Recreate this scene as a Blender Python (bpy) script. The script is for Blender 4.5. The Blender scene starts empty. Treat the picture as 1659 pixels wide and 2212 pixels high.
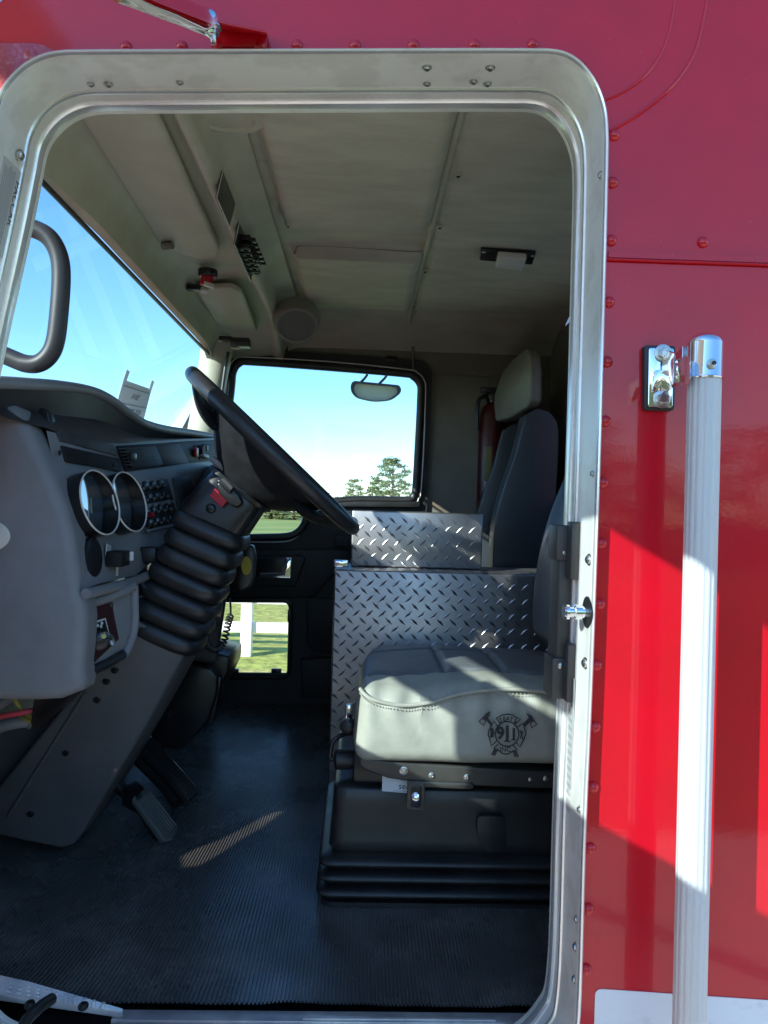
import bpy, bmesh, math, random
from mathutils import Vector, Matrix, noise
from mathutils.geometry import tessellate_polygon
R = math.radians
V = Vector
rnd = random.Random(11)
sc = bpy.context.scene
col = sc.collection

# ------------------------------------------------------------------ camera
CAM = V((0.0, -1.2, 2.05)); FPX = 1598.0; CX, CY = 829.5, 1106.0
YAW, ROLL = R(1.8), R(1.7)
FW = V((math.sin(YAW), math.cos(YAW), 0)); R0 = V((math.cos(YAW), -math.sin(YAW), 0)); U0 = V((0, 0, 1))
RT = R0 * math.cos(ROLL) + U0 * math.sin(ROLL)
UP = U0 * math.cos(ROLL) - R0 * math.sin(ROLL)

def ray(px, py): return FW * FPX + RT * (px - CX) + UP * (CY - py)
def A(px, py, Y):
    d = ray(px, py); return CAM + d * ((Y - CAM.y) / d.y)
def AX(px, py, X):
    d = ray(px, py); return CAM + d * ((X - CAM.x) / d.x)
def AZ(px, py, Z):
    d = ray(px, py); return CAM + d * ((Z - CAM.z) / d.z)
def AP(px, py, p0, n):
    d = ray(px, py); return CAM + d * ((p0 - CAM).dot(n) / d.dot(n))

cd = bpy.data.cameras.new('camera'); cam = bpy.data.objects.new('camera', cd); col.objects.link(cam)
cd.sensor_fit = 'VERTICAL'; cd.sensor_height = 36.0; cd.lens = 36.0 * FPX / 2212.0
cd.clip_start = 0.02; cd.clip_end = 5000
cam.matrix_world = Matrix(((RT.x, UP.x, -FW.x, CAM.x), (RT.y, UP.y, -FW.y, CAM.y), (RT.z, UP.z, -FW.z, CAM.z), (0, 0, 0, 1)))
sc.camera = cam

# ------------------------------------------------------------------ materials
def mat(name, c, rough=0.5, metal=0.0, spec=0.5, coat=0.0, coatr=0.05, coati=1.5, bump=None, vary=None, rvary=None, emit=None, stretch=None):
    m = bpy.data.materials.new(name); m.use_nodes = True
    nt = m.node_tree; N = nt.nodes; L = nt.links
    b = N['Principled BSDF']
    b.inputs['Base Color'].default_value = (*c, 1); b.inputs['Roughness'].default_value = rough
    b.inputs['Metallic'].default_value = metal; b.inputs['Specular IOR Level'].default_value = spec
    b.inputs['Coat Weight'].default_value = coat; b.inputs['Coat IOR'].default_value = coati; b.inputs['Coat Roughness'].default_value = coatr
    tc = N.new('ShaderNodeTexCoord'); src = tc.outputs['Object']
    if stretch:
        mp = N.new('ShaderNodeMapping'); mp.inputs['Scale'].default_value = stretch
        L.new(src, mp.inputs['Vector']); src = mp.outputs['Vector']
    def nz(scale, detail=4, rr=0.6):
        n = N.new('ShaderNodeTexNoise'); n.inputs['Scale'].default_value = scale
        n.inputs['Detail'].default_value = detail; n.inputs['Roughness'].default_value = rr
        L.new(src, n.inputs['Vector']); return n
    def ramp(fac, a, b_, lo=0.35, hi=0.65):
        r = N.new('ShaderNodeValToRGB'); r.color_ramp.elements[0].position = lo; r.color_ramp.elements[1].position = hi
        r.color_ramp.elements[0].color = (*a, 1); r.color_ramp.elements[1].color = (*b_, 1)
        L.new(fac, r.inputs['Fac']); return r
    if vary:      # (scale, colour2, lo, hi)
        n = nz(vary[0]); r = ramp(n.outputs['Fac'], c, vary[1], vary[2] if len(vary) > 2 else .35, vary[3] if len(vary) > 3 else .65)
        L.new(r.outputs['Color'], b.inputs['Base Color'])
    if rvary:     # (scale, rough2)
        n = nz(rvary[0]); r = ramp(n.outputs['Fac'], (rough,) * 3, (rvary[1],) * 3)
        L.new(r.outputs['Color'], b.inputs['Roughness'])
    if bump:      # (scale, strength, distance)
        prev = None
        for (s, st, di) in (bump if isinstance(bump[0], tuple) else (bump,)):
            n = nz(s, 3); bp = N.new('ShaderNodeBump'); bp.inputs['Strength'].default_value = st; bp.inputs['Distance'].default_value = di
            L.new(n.outputs['Fac'], bp.inputs['Height'])
            if prev: L.new(prev, bp.inputs['Normal'])
            prev = bp.outputs['Normal']
        L.new(prev, b.inputs['Normal'])
        if coati > 1.52: L.new(prev, b.inputs['Coat Normal'])
    if emit:
        b.inputs['Emission Color'].default_value = (*emit[0], 1); b.inputs['Emission Strength'].default_value = emit[1]
    return m

def glass_mat(name, tint=(.93, .97, .96), refl=.6, rough=0.0):
    m = bpy.data.materials.new(name); m.use_nodes = True
    nt = m.node_tree; N = nt.nodes; L = nt.links
    for n in list(N): N.remove(n)
    o = N.new('ShaderNodeOutputMaterial'); mx = N.new('ShaderNodeMixShader')
    t = N.new('ShaderNodeBsdfTransparent'); t.inputs['Color'].default_value = (*tint, 1)
    g = N.new('ShaderNodeBsdfGlossy'); g.inputs['Roughness'].default_value = rough; g.inputs['Color'].default_value = (1, 1, 1, 1)
    f = N.new('ShaderNodeLayerWeight'); f.inputs['Blend'].default_value = .5
    pw = N.new('ShaderNodeMath'); pw.operation = 'POWER'; pw.inputs[1].default_value = 5
    mm = N.new('ShaderNodeMath'); mm.operation = 'MULTIPLY_ADD'; mm.inputs[1].default_value = refl; mm.inputs[2].default_value = .03
    L.new(f.outputs['Facing'], pw.inputs[0]); L.new(pw.outputs[0], mm.inputs[0]); L.new(mm.outputs[0], mx.inputs['Fac'])
    L.new(t.outputs[0], mx.inputs[1]); L.new(g.outputs[0], mx.inputs[2]); L.new(mx.outputs[0], o.inputs['Surface'])
    return m

M = {}
M['red'] = mat('red_paint', (.62, .003, .016), .34, 0, .25, coat=.7, coatr=.015, coati=1.56, bump=((150, .05, .0012), (9, .03, .006)), vary=(9, (.56, .004, .015)))
def speckle(m, scale, lo, c2, prob=1):
    nt = m.node_tree; N = nt.nodes; L = nt.links; b = N['Principled BSDF']; old = b.inputs['Base Color'].links[0].from_socket
    tc = N.new('ShaderNodeTexCoord'); n = N.new('ShaderNodeTexNoise'); n.inputs['Scale'].default_value = scale; n.inputs['Detail'].default_value = 2; n2 = N.new('ShaderNodeTexNoise'); n2.inputs['Scale'].default_value = 4
    r = N.new('ShaderNodeValToRGB'); r.color_ramp.elements[0].position = lo; r.color_ramp.elements[1].position = lo + .04
    r2 = N.new('ShaderNodeValToRGB'); r2.color_ramp.elements[0].position = .48; r2.color_ramp.elements[1].position = .62
    mu = N.new('ShaderNodeMath'); mu.operation = 'MULTIPLY'; mx = N.new('ShaderNodeMix'); mx.data_type = 'RGBA'
    for q in (n, n2): L.new(tc.outputs['Object'], q.inputs['Vector'])
    L.new(n.outputs['Fac'], r.inputs[0]); L.new(n2.outputs['Fac'], r2.inputs[0]); L.new(r.outputs[0], mu.inputs[0]); L.new(r2.outputs[0], mu.inputs[1]); L.new(mu.outputs[0], mx.inputs[0])
    L.new(old, mx.inputs[6]); mx.inputs[7].default_value = (*c2, 1); L.new(mx.outputs[2], b.inputs['Base Color'])
speckle(M['red'], 210, .69, (.48, .09, .11))
M['redworn'] = mat('red_paint_pitted', (.44, .02, .03), .38, 0, .5, coat=.7, coatr=.10, bump=(160, .5, .0012), vary=(120, (.52, .09, .10), .5, .7))
M['alu'] = mat('brushed_aluminium', (.97, .95, .885), .42, .20, bump=((60, .05, .002), (400, .08, .0005)), vary=(11, (.86, .835, .76), .48, .58), rvary=(18, .42))
M['alupol'] = mat('polished_aluminium_edge', (.95, .945, .92), .26, .60, bump=(90, .04, .001), vary=(20, (.86, .855, .84)))
M['chrome'] = mat('chrome', (.86, .87, .88), .06, 1.0, bump=(40, .03, .001))
M['steel'] = mat('bolt_steel', (.62, .62, .60), .28, 1.0, vary=(90, (.45, .44, .41)))
M['ribalu'] = mat('ribbed_grip_aluminium', (.64, .64, .645), .45, .15, bump=(520, .35, .0010), vary=(30, (.66, .65, .63)), stretch=(1, 1, .6))
M['white'] = mat('white_reflective_decal', (.82, .83, .86), .32, 0, .5, coat=.3, vary=(26, (.66, .67, .70), .56, .72), bump=(120, .05, .001))
M['headliner'] = mat('tan_headliner_vinyl', (.60, .585, .46), .62, 0, .35, bump=((420, .25, .0010), (24, .28, .008)), vary=(9, (.49, .475, .37)), stretch=(.55, 1.6, 1.0))
M['tan'] = mat('tan_moulded_trim', (.54, .53, .41), .55, 0, .4, bump=(600, .22, .0006), vary=(9, (.47, .455, .35)))
M['tandark'] = mat('brown_rear_trim', (.24, .222, .185), .6, 0, .35, bump=(500, .25, .0006), vary=(6, (.19, .175, .15)))
M['dash'] = mat('grey_dash_plastic', (.242, .240, .248), .52, 0, .4, bump=((900, .28, .0005), (240, .14, .0012)), vary=(12, (.212, .21, .217)))
M['dashdark'] = mat('charcoal_dash_plastic', (.055, .054, .058), .48, 0, .45, bump=(900, .28, .0005), vary=(14, (.036, .035, .038)))
M['cover'] = mat('grey_column_cover', (.145, .137, .137), .52, 0, .4, bump=(800, .3, .0005), vary=(8, (.115, .112, .116)))
M['black'] = mat('black_plastic', (.010, .010, .012), .30, 0, .5, bump=(700, .15, .0004), vary=(30, (.016, .016, .018)))
M['blackmat'] = mat('matte_black_plastic', (.012, .012, .014), .62, 0, .2, bump=(700, .2, .0004), vary=(30, (.02, .02, .022)))
M['rubber'] = mat('black_rubber', (.0105, .0105, .012), .38, 0, .6, bump=(200, .10, .0006), vary=(7, (.028, .027, .026)), rvary=(10, .46))
M['matrub'] = mat('ribbed_mat_rubber', (.098, .094, .088), .20, 0, .8, coat=.12, coatr=.16, bump=((130, .12, .0010), (500, .2, .0006)), vary=(4.5, (.20, .19, .175), .46, .74), rvary=(6, .36))
M['doorblk'] = mat('dark_door_trim', (.020, .020, .022), .55, 0, .4, bump=(700, .25, .0006), vary=(8, (.028, .027, .028)))
M['leather'] = mat('grey_vinyl_upholstery', (.46, .45, .37), .50, 0, .4, bump=((700, .22, .0006), (30, .25, .004)), vary=(22, (.40, .39, .32)))
M['leatherd'] = mat('charcoal_vinyl_upholstery', (.085, .090, .100), .44, 0, .45, bump=((700, .22, .0006), (24, .2, .004)), vary=(14, (.070, .075, .085)))
M['leather_shade'] = mat('shaded_vinyl_top', (.21, .215, .22), .44, 0, .45, bump=((700, .22, .0006), (24, .2, .004)), vary=(14, (.18, .185, .19)))  # grey seat vinyl darkened to paint the deep shade on top
M['backblk'] = mat('black_vinyl_upholstery', (.050, .058, .068), .29, 0, .6, bump=((700, .2, .0006), (20, .15, .004)))
M['thread'] = mat('dark_embroidery_thread', (.040, .036, .036), .7)
M['plate'] = mat('diamond_plate_aluminium', (.52, .50, .50), .36, 1.0, bump=((45, .06, .003), (500, .08, .0004)), vary=(6, (.43, .41, .41)), rvary=(9, .46))
M['redplas'] = mat('red_plastic', (.55, .015, .03), .35, 0, .5, vary=(60, (.48, .02, .04)))
M['extred'] = mat('red_cylinder_paint', (.06, .004, .004), .3, 0, .5)
M['whiteplas'] = mat('white_plastic', (.74, .72, .66), .4, 0, .5, vary=(30, (.68, .66, .6)))
M['paper'] = mat('paper_notice', (.72, .74, .76), .8, 0, .2, vary=(12, (.66, .68, .70)))
M['tape'] = mat('clear_tape', (.62, .72, .82), .3, 0, .5)
M['ink'] = mat('print_ink', (.05, .05, .055), .6)
M['inkgrey'] = mat('faded_print_ink', (.34, .34, .35), .7)
M['label'] = mat('silver_label', (.66, .65, .63), .45, .3)
M['maroon'] = mat('maroon_wood_panel', (.050, .016, .016), .6, 0, .25, vary=(20, (.042, .016, .018)), stretch=(1, 1, 8))
M['lens'] = mat('gauge_lens', (.05, .08, .10), .03, 0, 1.0, coat=1.0, coatr=.02, coati=2.6)
M['glass'] = glass_mat('window_glass', (.60, .76, .86), .35)
M['wshield'] = glass_mat('windshield_glass', (.70, .85, .95), .22)
M['cglass'] = glass_mat('clear_lower_glass', (.93, .96, .95), .35)
M['fence'] = mat('white_vinyl_fence', (.78, .80, .80), .45, 0, .4, vary=(3, (.70, .72, .72)))
M['bark'] = mat('pine_bark', (.12, .085, .06), .85, bump=(9, .6, .03), vary=(5, (.07, .05, .04)))
M['pine'] = mat('pine_needles', (.16, .20, .085), .7, 0, .3, vary=(1.3, (.24, .27, .12)))
M['leaf'] = mat('autumn_green_leaves', (.20, .23, .09), .65, 0, .3, vary=(.9, (.32, .28, .12)))
M['wire_y'] = mat('yellow_wire', (.45, .36, .05), .4); M['wire_r'] = mat('pink_wire', (.70, .07, .10), .4)
M['grey'] = mat('grey_loom_sleeve', (.20, .20, .21), .5, vary=(20, (.30, .30, .31)))
M['tubeblk'] = mat('grey_black_grip_tube', (.036, .036, .040), .46, 0, .5, bump=(600, .25, .0006))
M['seatmetal'] = mat('dark_painted_steel', (.060, .056, .050), .38, .3, .5, bump=(300, .1, .0005), vary=(12, (.085, .08, .07)))
M['screen'] = mat('dark_display_panel', (.03, .018, .012), .2, 0, .6)
M['silverplas'] = mat('worn_silver_sill', (.80, .78, .76), .36, .5, bump=(220, .25, .0012), vary=(10, (.45, .45, .48)))

# ------------------------------------------------------------------ mesh helpers
def new(): return bmesh.new()
def setmi(bm, n0, mi):
    bm.faces.ensure_lookup_table()
    for f in bm.faces[n0:]: f.material_index = mi
def face(bm, vs):
    try: return bm.faces.new(vs)
    except ValueError: return None
def loft(bm, rings, closed=True, cap0=False, cap1=False, mi=0):
    n0 = len(bm.faces); vv = [[bm.verts.new(p) for p in r] for r in rings]
    n = len(rings[0])
    for a, b in zip(vv, vv[1:]):
        for i in range(n if closed else n - 1):
            j = (i + 1) % n; face(bm, (a[i], a[j], b[j], b[i]))
    if cap0: face(bm, vv[0][::-1])
    if cap1: face(bm, vv[-1])
    setmi(bm, n0, mi)
def frames(pts, closed=False):
    n = len(pts); T = []
    for i in range(n):
        a = pts[i - 1] if (i > 0 or closed) else pts[i]; b = pts[(i + 1) % n] if (i < n - 1 or closed) else pts[i]
        T.append((b - a).normalized())
    ref = V((0, 0, 1)) if abs(T[0].z) < .9 else V((1, 0, 0))
    nrm = (ref - T[0] * ref.dot(T[0])).normalized(); out = []
    for t in T:
        nrm = (nrm - t * nrm.dot(t)).normalized(); out.append((t, nrm, t.cross(nrm)))
    return out
def tube(bm, pts, r, n=10, closed=False, caps=True, mi=0, flat=None):
    pts = [V(p) for p in pts]; fr = frames(pts, closed); rings = []
    for i, (p, (t, a, b)) in enumerate(zip(pts, fr)):
        rr = r[i] if isinstance(r, (list, tuple)) else r
        k = flat if flat else 1
        rings.append([p + a * (rr * math.cos(2 * math.pi * j / n)) + b * (rr * k * math.sin(2 * math.pi * j / n)) for j in range(n)])
    if closed: rings.append(rings[0])
    loft(bm, rings, True, caps and not closed, caps and not closed, mi)
    if closed: bmesh.ops.remove_doubles(bm, verts=bm.verts[:], dist=1e-6)
def basis(axis, ref=None):
    z = V(axis).normalized(); r = V(ref) if ref else (V((0, 0, 1)) if abs(z.z) < .9 else V((1, 0, 0)))
    x = (r - z * r.dot(z)).normalized(); return x, z.cross(x), z
def lathe(bm, prof, org, axis, n=28, mi=0, ref=None, e=2.0, sx=1, sy=1, caps=True):
    x, y, z = basis(axis, ref); rings = []
    for r, h in prof:
        ring = []
        for i in range(n):
            a = 2 * math.pi * i / n; c, s = math.cos(a), math.sin(a)
            k = (abs(c) ** e + abs(s) ** e) ** (-1.0 / e)
            ring.append(V(org) + z * h + x * (r * k * c * sx) + y * (r * k * s * sy))
        rings.append(ring)
    loft(bm, rings, True, caps, caps, mi)
def prism(bm, poly, vec, mi=0):
    n0 = len(bm.faces); a = [bm.verts.new(V(p)) for p in poly]; b = [bm.verts.new(V(p) + V(vec)) for p in poly]
    face(bm, a); face(bm, b[::-1]); n = len(a)
    for i in range(n): face(bm, (a[i], b[i], b[(i + 1) % n], a[(i + 1) % n]))
    setmi(bm, n0, mi)
def plate(bm, outer, holes, vec, mi=0):
    """sheet with holes, given thickness vec"""
    n0 = len(bm.faces); loops = [outer] + holes; vec = V(vec)
    tris = tessellate_polygon([[V(p) for p in l] for l in loops])
    a = [[bm.verts.new(V(p)) for p in l] for l in loops]; b = [[bm.verts.new(V(p) + vec) for p in l] for l in loops]
    fa = [v for l in a for v in l]; fb = [v for l in b for v in l]
    for t in tris: face(bm, [fa[i] for i in t]); face(bm, [fb[i] for i in t][::-1])
    for la, lb in zip(a, b):
        n = len(la)
        for i in range(n): face(bm, (la[i], lb[i], lb[(i + 1) % n], la[(i + 1) % n]))
    setmi(bm, n0, mi)
def merge(bm, tmp, mi=0):
    n0 = len(bm.faces); me = bpy.data.meshes.new('t'); tmp.to_mesh(me); tmp.free(); bm.from_mesh(me); bpy.data.meshes.remove(me)
    setmi(bm, n0, mi)
def bprism(bm, poly, vec, bev=.004, seg=3, mi=0):
    t = bmesh.new(); prism(t, poly, vec); bmesh.ops.recalc_face_normals(t, faces=t.faces)
    bmesh.ops.bevel(t, geom=t.edges[:], offset=bev, segments=seg, affect='EDGES', profile=.5, clamp_overlap=True)
    merge(bm, t, mi)
def box(bm, c, s, X=(1, 0, 0), Y=(0, 1, 0), Z=(0, 0, 1), bev=0, seg=2, mi=0):
    X, Y, Z = V(X), V(Y), V(Z); t = bmesh.new(); vs = []
    for k in (-.5, .5):
        for p in ((-.5, -.5), (.5, -.5), (.5, .5), (-.5, .5)):
            vs.append(t.verts.new(V(c) + X * (p[0] * s[0]) + Y * (p[1] * s[1]) + Z * (k * s[2])))
    for q in ((3, 2, 1, 0), (4, 5, 6, 7), (0, 1, 5, 4), (1, 2, 6, 5), (2, 3, 7, 6), (3, 0, 4, 7)): t.faces.new([vs[i] for i in q])
    if bev: bmesh.ops.bevel(t, geom=t.edges[:], offset=bev, segments=seg, affect='EDGES', profile=.5, clamp_overlap=True)
    merge(bm, t, mi)
def dome(bm, p, n, r, h=None, mi=0, seg=12):
    h = h or r * .7
    lathe(bm, [(r, 0), (r * .95, h * .3), (r * .75, h * .68), (r * .4, h * .94), (r * .08, h)], p, n, seg, mi)
def screw(bm, p, n, r, mi=0, slot=True):
    n = V(n).normalized(); lathe(bm, [(r * 1.3, 0), (r * 1.3, r * .18), (r, r * .22), (r * .9, r * .6), (r * .6, r * .82), (r * .3, r * .84), (r * .28, r * .5)], p, n, 14, mi)
def hexbolt(bm, p, n, r, mi=0):
    n = V(n).normalized(); lathe(bm, [(r * 1.5, 0), (r * 1.5, r * .2), (r * 1.3, r * .25)], p, n, 20, mi)
    x, y, z = basis(n); prism(bm, [V(p) + n * r * .25 + x * (r * math.cos(i * math.pi / 3)) + y * (r * math.sin(i * math.pi / 3)) for i in range(6)], n * r * .75, mi)
    lathe(bm, [(r * .8, 0), (r * .7, r * .1)], V(p) + n * r, n, 16, mi)
def cat(pts, n=6, closed=False):
    pts = [V(p) for p in pts]; out = []; m = len(pts)
    for i in range(m if closed else m - 1):
        p1, p2 = pts[i], pts[(i + 1) % m]
        p0 = pts[i - 1] if (i > 0 or closed) else p1 * 2 - p2
        p3 = pts[(i + 2) % m] if (i < m - 2 or closed) else p2 * 2 - p1
        for k in range(n):
            t = k / n; out.append(.5 * ((2 * p1) + (p2 - p0) * t + (2 * p0 - 5 * p1 + 4 * p2 - p3) * t * t + (3 * p1 - p0 - 3 * p2 + p3) * t ** 3))
    if not closed: out.append(pts[-1])
    return out
def rpoly(pts, r, seg=5):
    """round the corners of a 3D polygon"""
    pts = [V(p) for p in pts]; out = []; n = len(pts)
    for i in range(n):
        p = pts[i]; a = pts[i - 1]; b = pts[(i + 1) % n]; rr = r[i] if isinstance(r, (list, tuple)) else r
        la, lb = (a - p).length, (b - p).length; k = min(rr, la * .49, lb * .49)
        s, e = p + (a - p).normalized() * k, p + (b - p).normalized() * k
        for j in range(seg + 1):
            t = j / seg; out.append(s * (1 - t) ** 2 + p * 2 * t * (1 - t) + e * t * t)
    return out
def rgrid(half, r, n=(24, 18, 10), fn=None):
    """rounded box as dense grid; fn(p, cube) displaces"""
    bm = bmesh.new(); hx, hy, hz = half; cache = {}
    def g(k, m):                                   # denser near the edges
        t = -1 + 2 * k / m; return math.copysign(abs(t) ** .8, t)
    def vert(u, v, w):
        key = (round(u, 5), round(v, 5), round(w, 5))
        if key in cache: return cache[key]
        p = V((u * hx, v * hy, w * hz)); q = V((max(-hx + r, min(hx - r, p.x)), max(-hy + r, min(hy - r, p.y)), max(-hz + r, min(hz - r, p.z))))
        d = p - q; p2 = q + d.normalized() * r if d.length > 1e-9 else p
        if fn: p2 = fn(p2, V((u, v, w)))
        cache[key] = bm.verts.new(p2); return cache[key]
    nx, ny, nz_ = n
    for s in (-1, 1):
        for i in range(nx):
            for j in range(ny): q = [vert(g(a, nx), g(b, ny), s) for a, b in ((i, j), (i + 1, j), (i + 1, j + 1), (i, j + 1))]; face(bm, q if s > 0 else q[::-1])
        for i in range(nx):
            for j in range(nz_): q = [vert(g(a, nx), s, g(b, nz_)) for a, b in ((i, j), (i + 1, j), (i + 1, j + 1), (i, j + 1))]; face(bm, q[::-1] if s > 0 else q)
        for i in range(ny):
            for j in range(nz_): q = [vert(s, g(a, ny), g(b, nz_)) for a, b in ((i, j), (i + 1, j), (i + 1, j + 1), (i, j + 1))]; face(bm, q if s > 0 else q[::-1])
    return bm
def text(bm, s, org, right, up, size, ext=.0004, mi=0, align='CENTER', sx=1.0, bold=0):
    cu = bpy.data.curves.new('t', 'FONT'); cu.body = s; cu.size = size; cu.align_x = align; cu.align_y = 'CENTER'; cu.extrude = ext; cu.offset = bold; cu.resolution_u = 3
    o = bpy.data.objects.new('t', cu); col.objects.link(o); dg = bpy.context.evaluated_depsgraph_get(); dg.update()
    me = bpy.data.meshes.new_from_object(o.evaluated_get(dg)); bpy.data.objects.remove(o); bpy.data.curves.remove(cu)
    x = V(right).normalized(); y = (V(up) - x * V(up).dot(x)).normalized(); z = x.cross(y)
    me.transform(Matrix(((x.x * sx, y.x, z.x, org[0]), (x.y * sx, y.y, z.y, org[1]), (x.z * sx, y.z, z.z, org[2]), (0, 0, 0, 1))))
    n0 = len(bm.faces); bm.from_mesh(me); bpy.data.meshes.remove(me); setmi(bm, n0, mi)

ORI = {}
def root(name, loc, label, category, group=None):
    o = bpy.data.objects.new(name, None); o.empty_display_size = .1; col.objects.link(o); o.location = loc
    o['label'] = label; o['category'] = category
    if group: o['group'] = group
    ORI[o] = V(loc); return o
def obj(name, bm, mats, parent=None, smooth=38, normals=True):
    if parent is not None: org = ORI[parent]
    else:
        xs = [v.co for v in bm.verts]; lo = V([min(c[i] for c in xs) for i in range(3)]); hi = V([max(c[i] for c in xs) for i in range(3)])
        org = V(((lo.x + hi.x) / 2, (lo.y + hi.y) / 2, lo.z))
    if normals: bmesh.ops.recalc_face_normals(bm, faces=bm.faces[:])
    bm.transform(Matrix.Translation(-org))
    me = bpy.data.meshes.new(name); bm.to_mesh(me); bm.free()
    for m in (mats if isinstance(mats, (list, tuple)) else [mats]): me.materials.append(M[m] if isinstance(m, str) else m)
    if smooth:
        me.shade_smooth(); me.set_sharp_from_angle(angle=R(smooth))
    o = bpy.data.objects.new(name, me); col.objects.link(o)
    if parent is not None:
        o.parent = parent
        if parent.type == 'MESH': o.location = (0, 0, 0)
    else: o.location = org
    ORI[o] = org; return o
def tag(o, label, category=None, group=None, kind=None):
    if label: o['label'] = label
    if category: o['category'] = category
    if group: o['group'] = group
    if kind: o['kind'] = kind
    return o

def lerp(x, xs, ys):
    if x <= xs[0]: return ys[0]
    for a, b, c, d in zip(xs, xs[1:], ys, ys[1:]):
        if x <= b: return c + (d - c) * (x - a) / (b - a)
    return ys[-1]
def zfloor(Y): return 1.11 + .065 * (Y - .2)

# ================================================================== light
SUN = V((1.17, 1.0, -.725)).normalized()
sl = bpy.data.lights.new('sun', 'SUN'); sl.energy = 3.1; sl.angle = R(.5); sl.color = (1.0, .93, .80)
so = bpy.data.objects.new('sun', sl); col.objects.link(so); so.rotation_euler = SUN.to_track_quat('-Z', 'Y').to_euler()
w = bpy.data.worlds.new('World'); sc.world = w; w.use_nodes = True
bg = w.node_tree.nodes['Background']; sky = w.node_tree.nodes.new('ShaderNodeTexSky'); sky.sky_type = 'NISHITA'; sky.sun_disc = False
sky.sun_elevation = math.asin(-SUN.z); sky.sun_rotation = math.atan2(-SUN.x, -SUN.y); sky.air_density = 1.0; sky.dust_density = .15; sky.ozone_density = 3.0
hs = w.node_tree.nodes.new('ShaderNodeHueSaturation'); hs.inputs['Saturation'].default_value = 1.16; w.node_tree.links.new(sky.outputs[0], hs.inputs['Color']); w.node_tree.links.new(hs.outputs[0], bg.inputs[0]); bg.inputs[1].default_value = .125
sc.view_settings.view_transform = 'Standard'; sc.view_settings.look = 'None'; sc.view_settings.exposure = 1.58; sc.view_settings.gamma = 1
sc.cycles.max_bounces = 10; sc.cycles.diffuse_bounces = 6; sc.cycles.glossy_bounces = 5; sc.cycles.transparent_max_bounces = 16
sc.cycles.use_denoising = True; sc.cycles.sample_clamp_indirect = 6; sc.cycles.caustics_reflective = False; sc.cycles.caustics_refractive = False

# ================================================================== the truck
truck = root('fire_truck', (0, .9, 0), 'red fire truck cab with its driver doorway open, aluminium door frame and grey interior', 'truck')

# door opening outline, world (x, z): right and top traced at Y=0, left from the inner lip
def xz(p): return (p.x, p.z)
o_pts = []
for px, py in ((1249, 2212), (1263, 1800), (1276, 1500), (1287, 1200), (1297, 900), (1305, 600), (1311, 350), (1311, 285), (1307, 240), (1294, 197), (1274, 161), (1248, 133), (1218, 116), (1185, 110), (1155, 109.5), (1115, 109.2),
               (1000, 109), (700, 110), (400, 111), (240, 111.5), (190, 112), (140, 113), (97, 121), (55, 142), (18, 178), (-5, 222)): o_pts.append(xz(A(px, py, -.018)))
lip = [xz(A(px, py, .135)) for px, py in ((84, 389), (60, 506), (0, 778), (-22, 900))]
o_pts += [(x - .0088, z) for x, z in lip]
xl = o_pts[-1][0]; xr = o_pts[0][0]
o_pts += [(xl - .004, 1.95), (xl - .004, 1.6), (xl - .004, 1.26), (xl + .03, 1.15), (xl + .10, 1.10), (-.4, 1.092), (0.0, 1.088), (xr - .16, 1.086), (xr - .08, 1.10), (xr - .02, 1.155)]
O = [(p.x, p.z) for p in cat([V((x, 0, z)) for x, z in o_pts], 10, True)]
def onorm(loop, i):
    a = loop[i - 1]; b = loop[(i + 1) % len(loop)]; t = V((b[0] - a[0], b[1] - a[1])).normalized(); return V((t.y, -t.x))
area = sum(O[i - 1][0] * O[i][1] - O[i][0] * O[i - 1][1] for i in range(len(O)))
SGN = 1 if area > 0 else -1
def oring(off, Y): return [V((x, Y, z)) + (lambda n: V((n.x, 0, n.y)))(onorm(O, i) * SGN) * off for i, (x, z) in enumerate(O)]

# outer skin
roofline = [(-.650, 2.674), (-.650, 2.73), (-.628, 2.81), (-.585, 2.862), (-.545, 2.89), (-.45, 2.925), (-.2, 2.965), (.3, 2.99), (1.9, 3.0)]
bm = new()
outer = [V((x, 0, z)) for x, z in roofline] + [V((1.9, 0, .75)), V((-2.7, 0, .75)), V((-2.7, 0, 1.80)), V((-1.3, 0, 2.05)), V((-1.06, 0, 2.22)), V((-.85, 0, 2.36))]
def back(px, py):
    p = A(px, py, .8)
    for _ in range(12): p = AZ(px, py, zfloor(p.y) + .004)
    return p - SUN * ((p.y - 0) / SUN.y)
sun_slot = [back(x, y) for x, y in ((392, 1852), (398, 1876), (432, 1872), (475, 1846), (520, 1815), (562, 1791), (614, 1752), (612, 1747), (572, 1762), (525, 1789), (475, 1815), (425, 1834))]  # hole added in the skin, shaped to throw a sun strip on the mat
plate(bm, outer, [oring(-.001, 0), sun_slot], (0, .006, 0))
for px, py in ((1258, 148), (1326, 293), (1323, 395), (1320, 520), (1315, 653), (1311, 782), (1307, 910), (1302, 1043), (1298, 1174), (1295, 1305), (1288, 1437), (1285, 1570), (1281, 1700), (1275, 1832), (1270, 1963), (1266, 2093),
               (273, 102), (393, 101), (642, 99), (767, 99), (893, 98), (1024, 98), (1151, 97), (1518, 524)):
    dome(bm, A(px, py, 0), (0, -1, 0), .0098, .0080)
for arc, r in ((((1458, -20), (1455, 20), (1442, 80), (1420, 130), (1385, 172), (1345, 200), (1306, 217)), .0028), (((1529, -20), (1522, 30), (1502, 110), (1470, 165), (1430, 208), (1375, 250), (1318, 284)), .0034)):
    tube(bm, cat([A(x, y, .0003) for x, y in arc], 6), r, 8)
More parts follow.
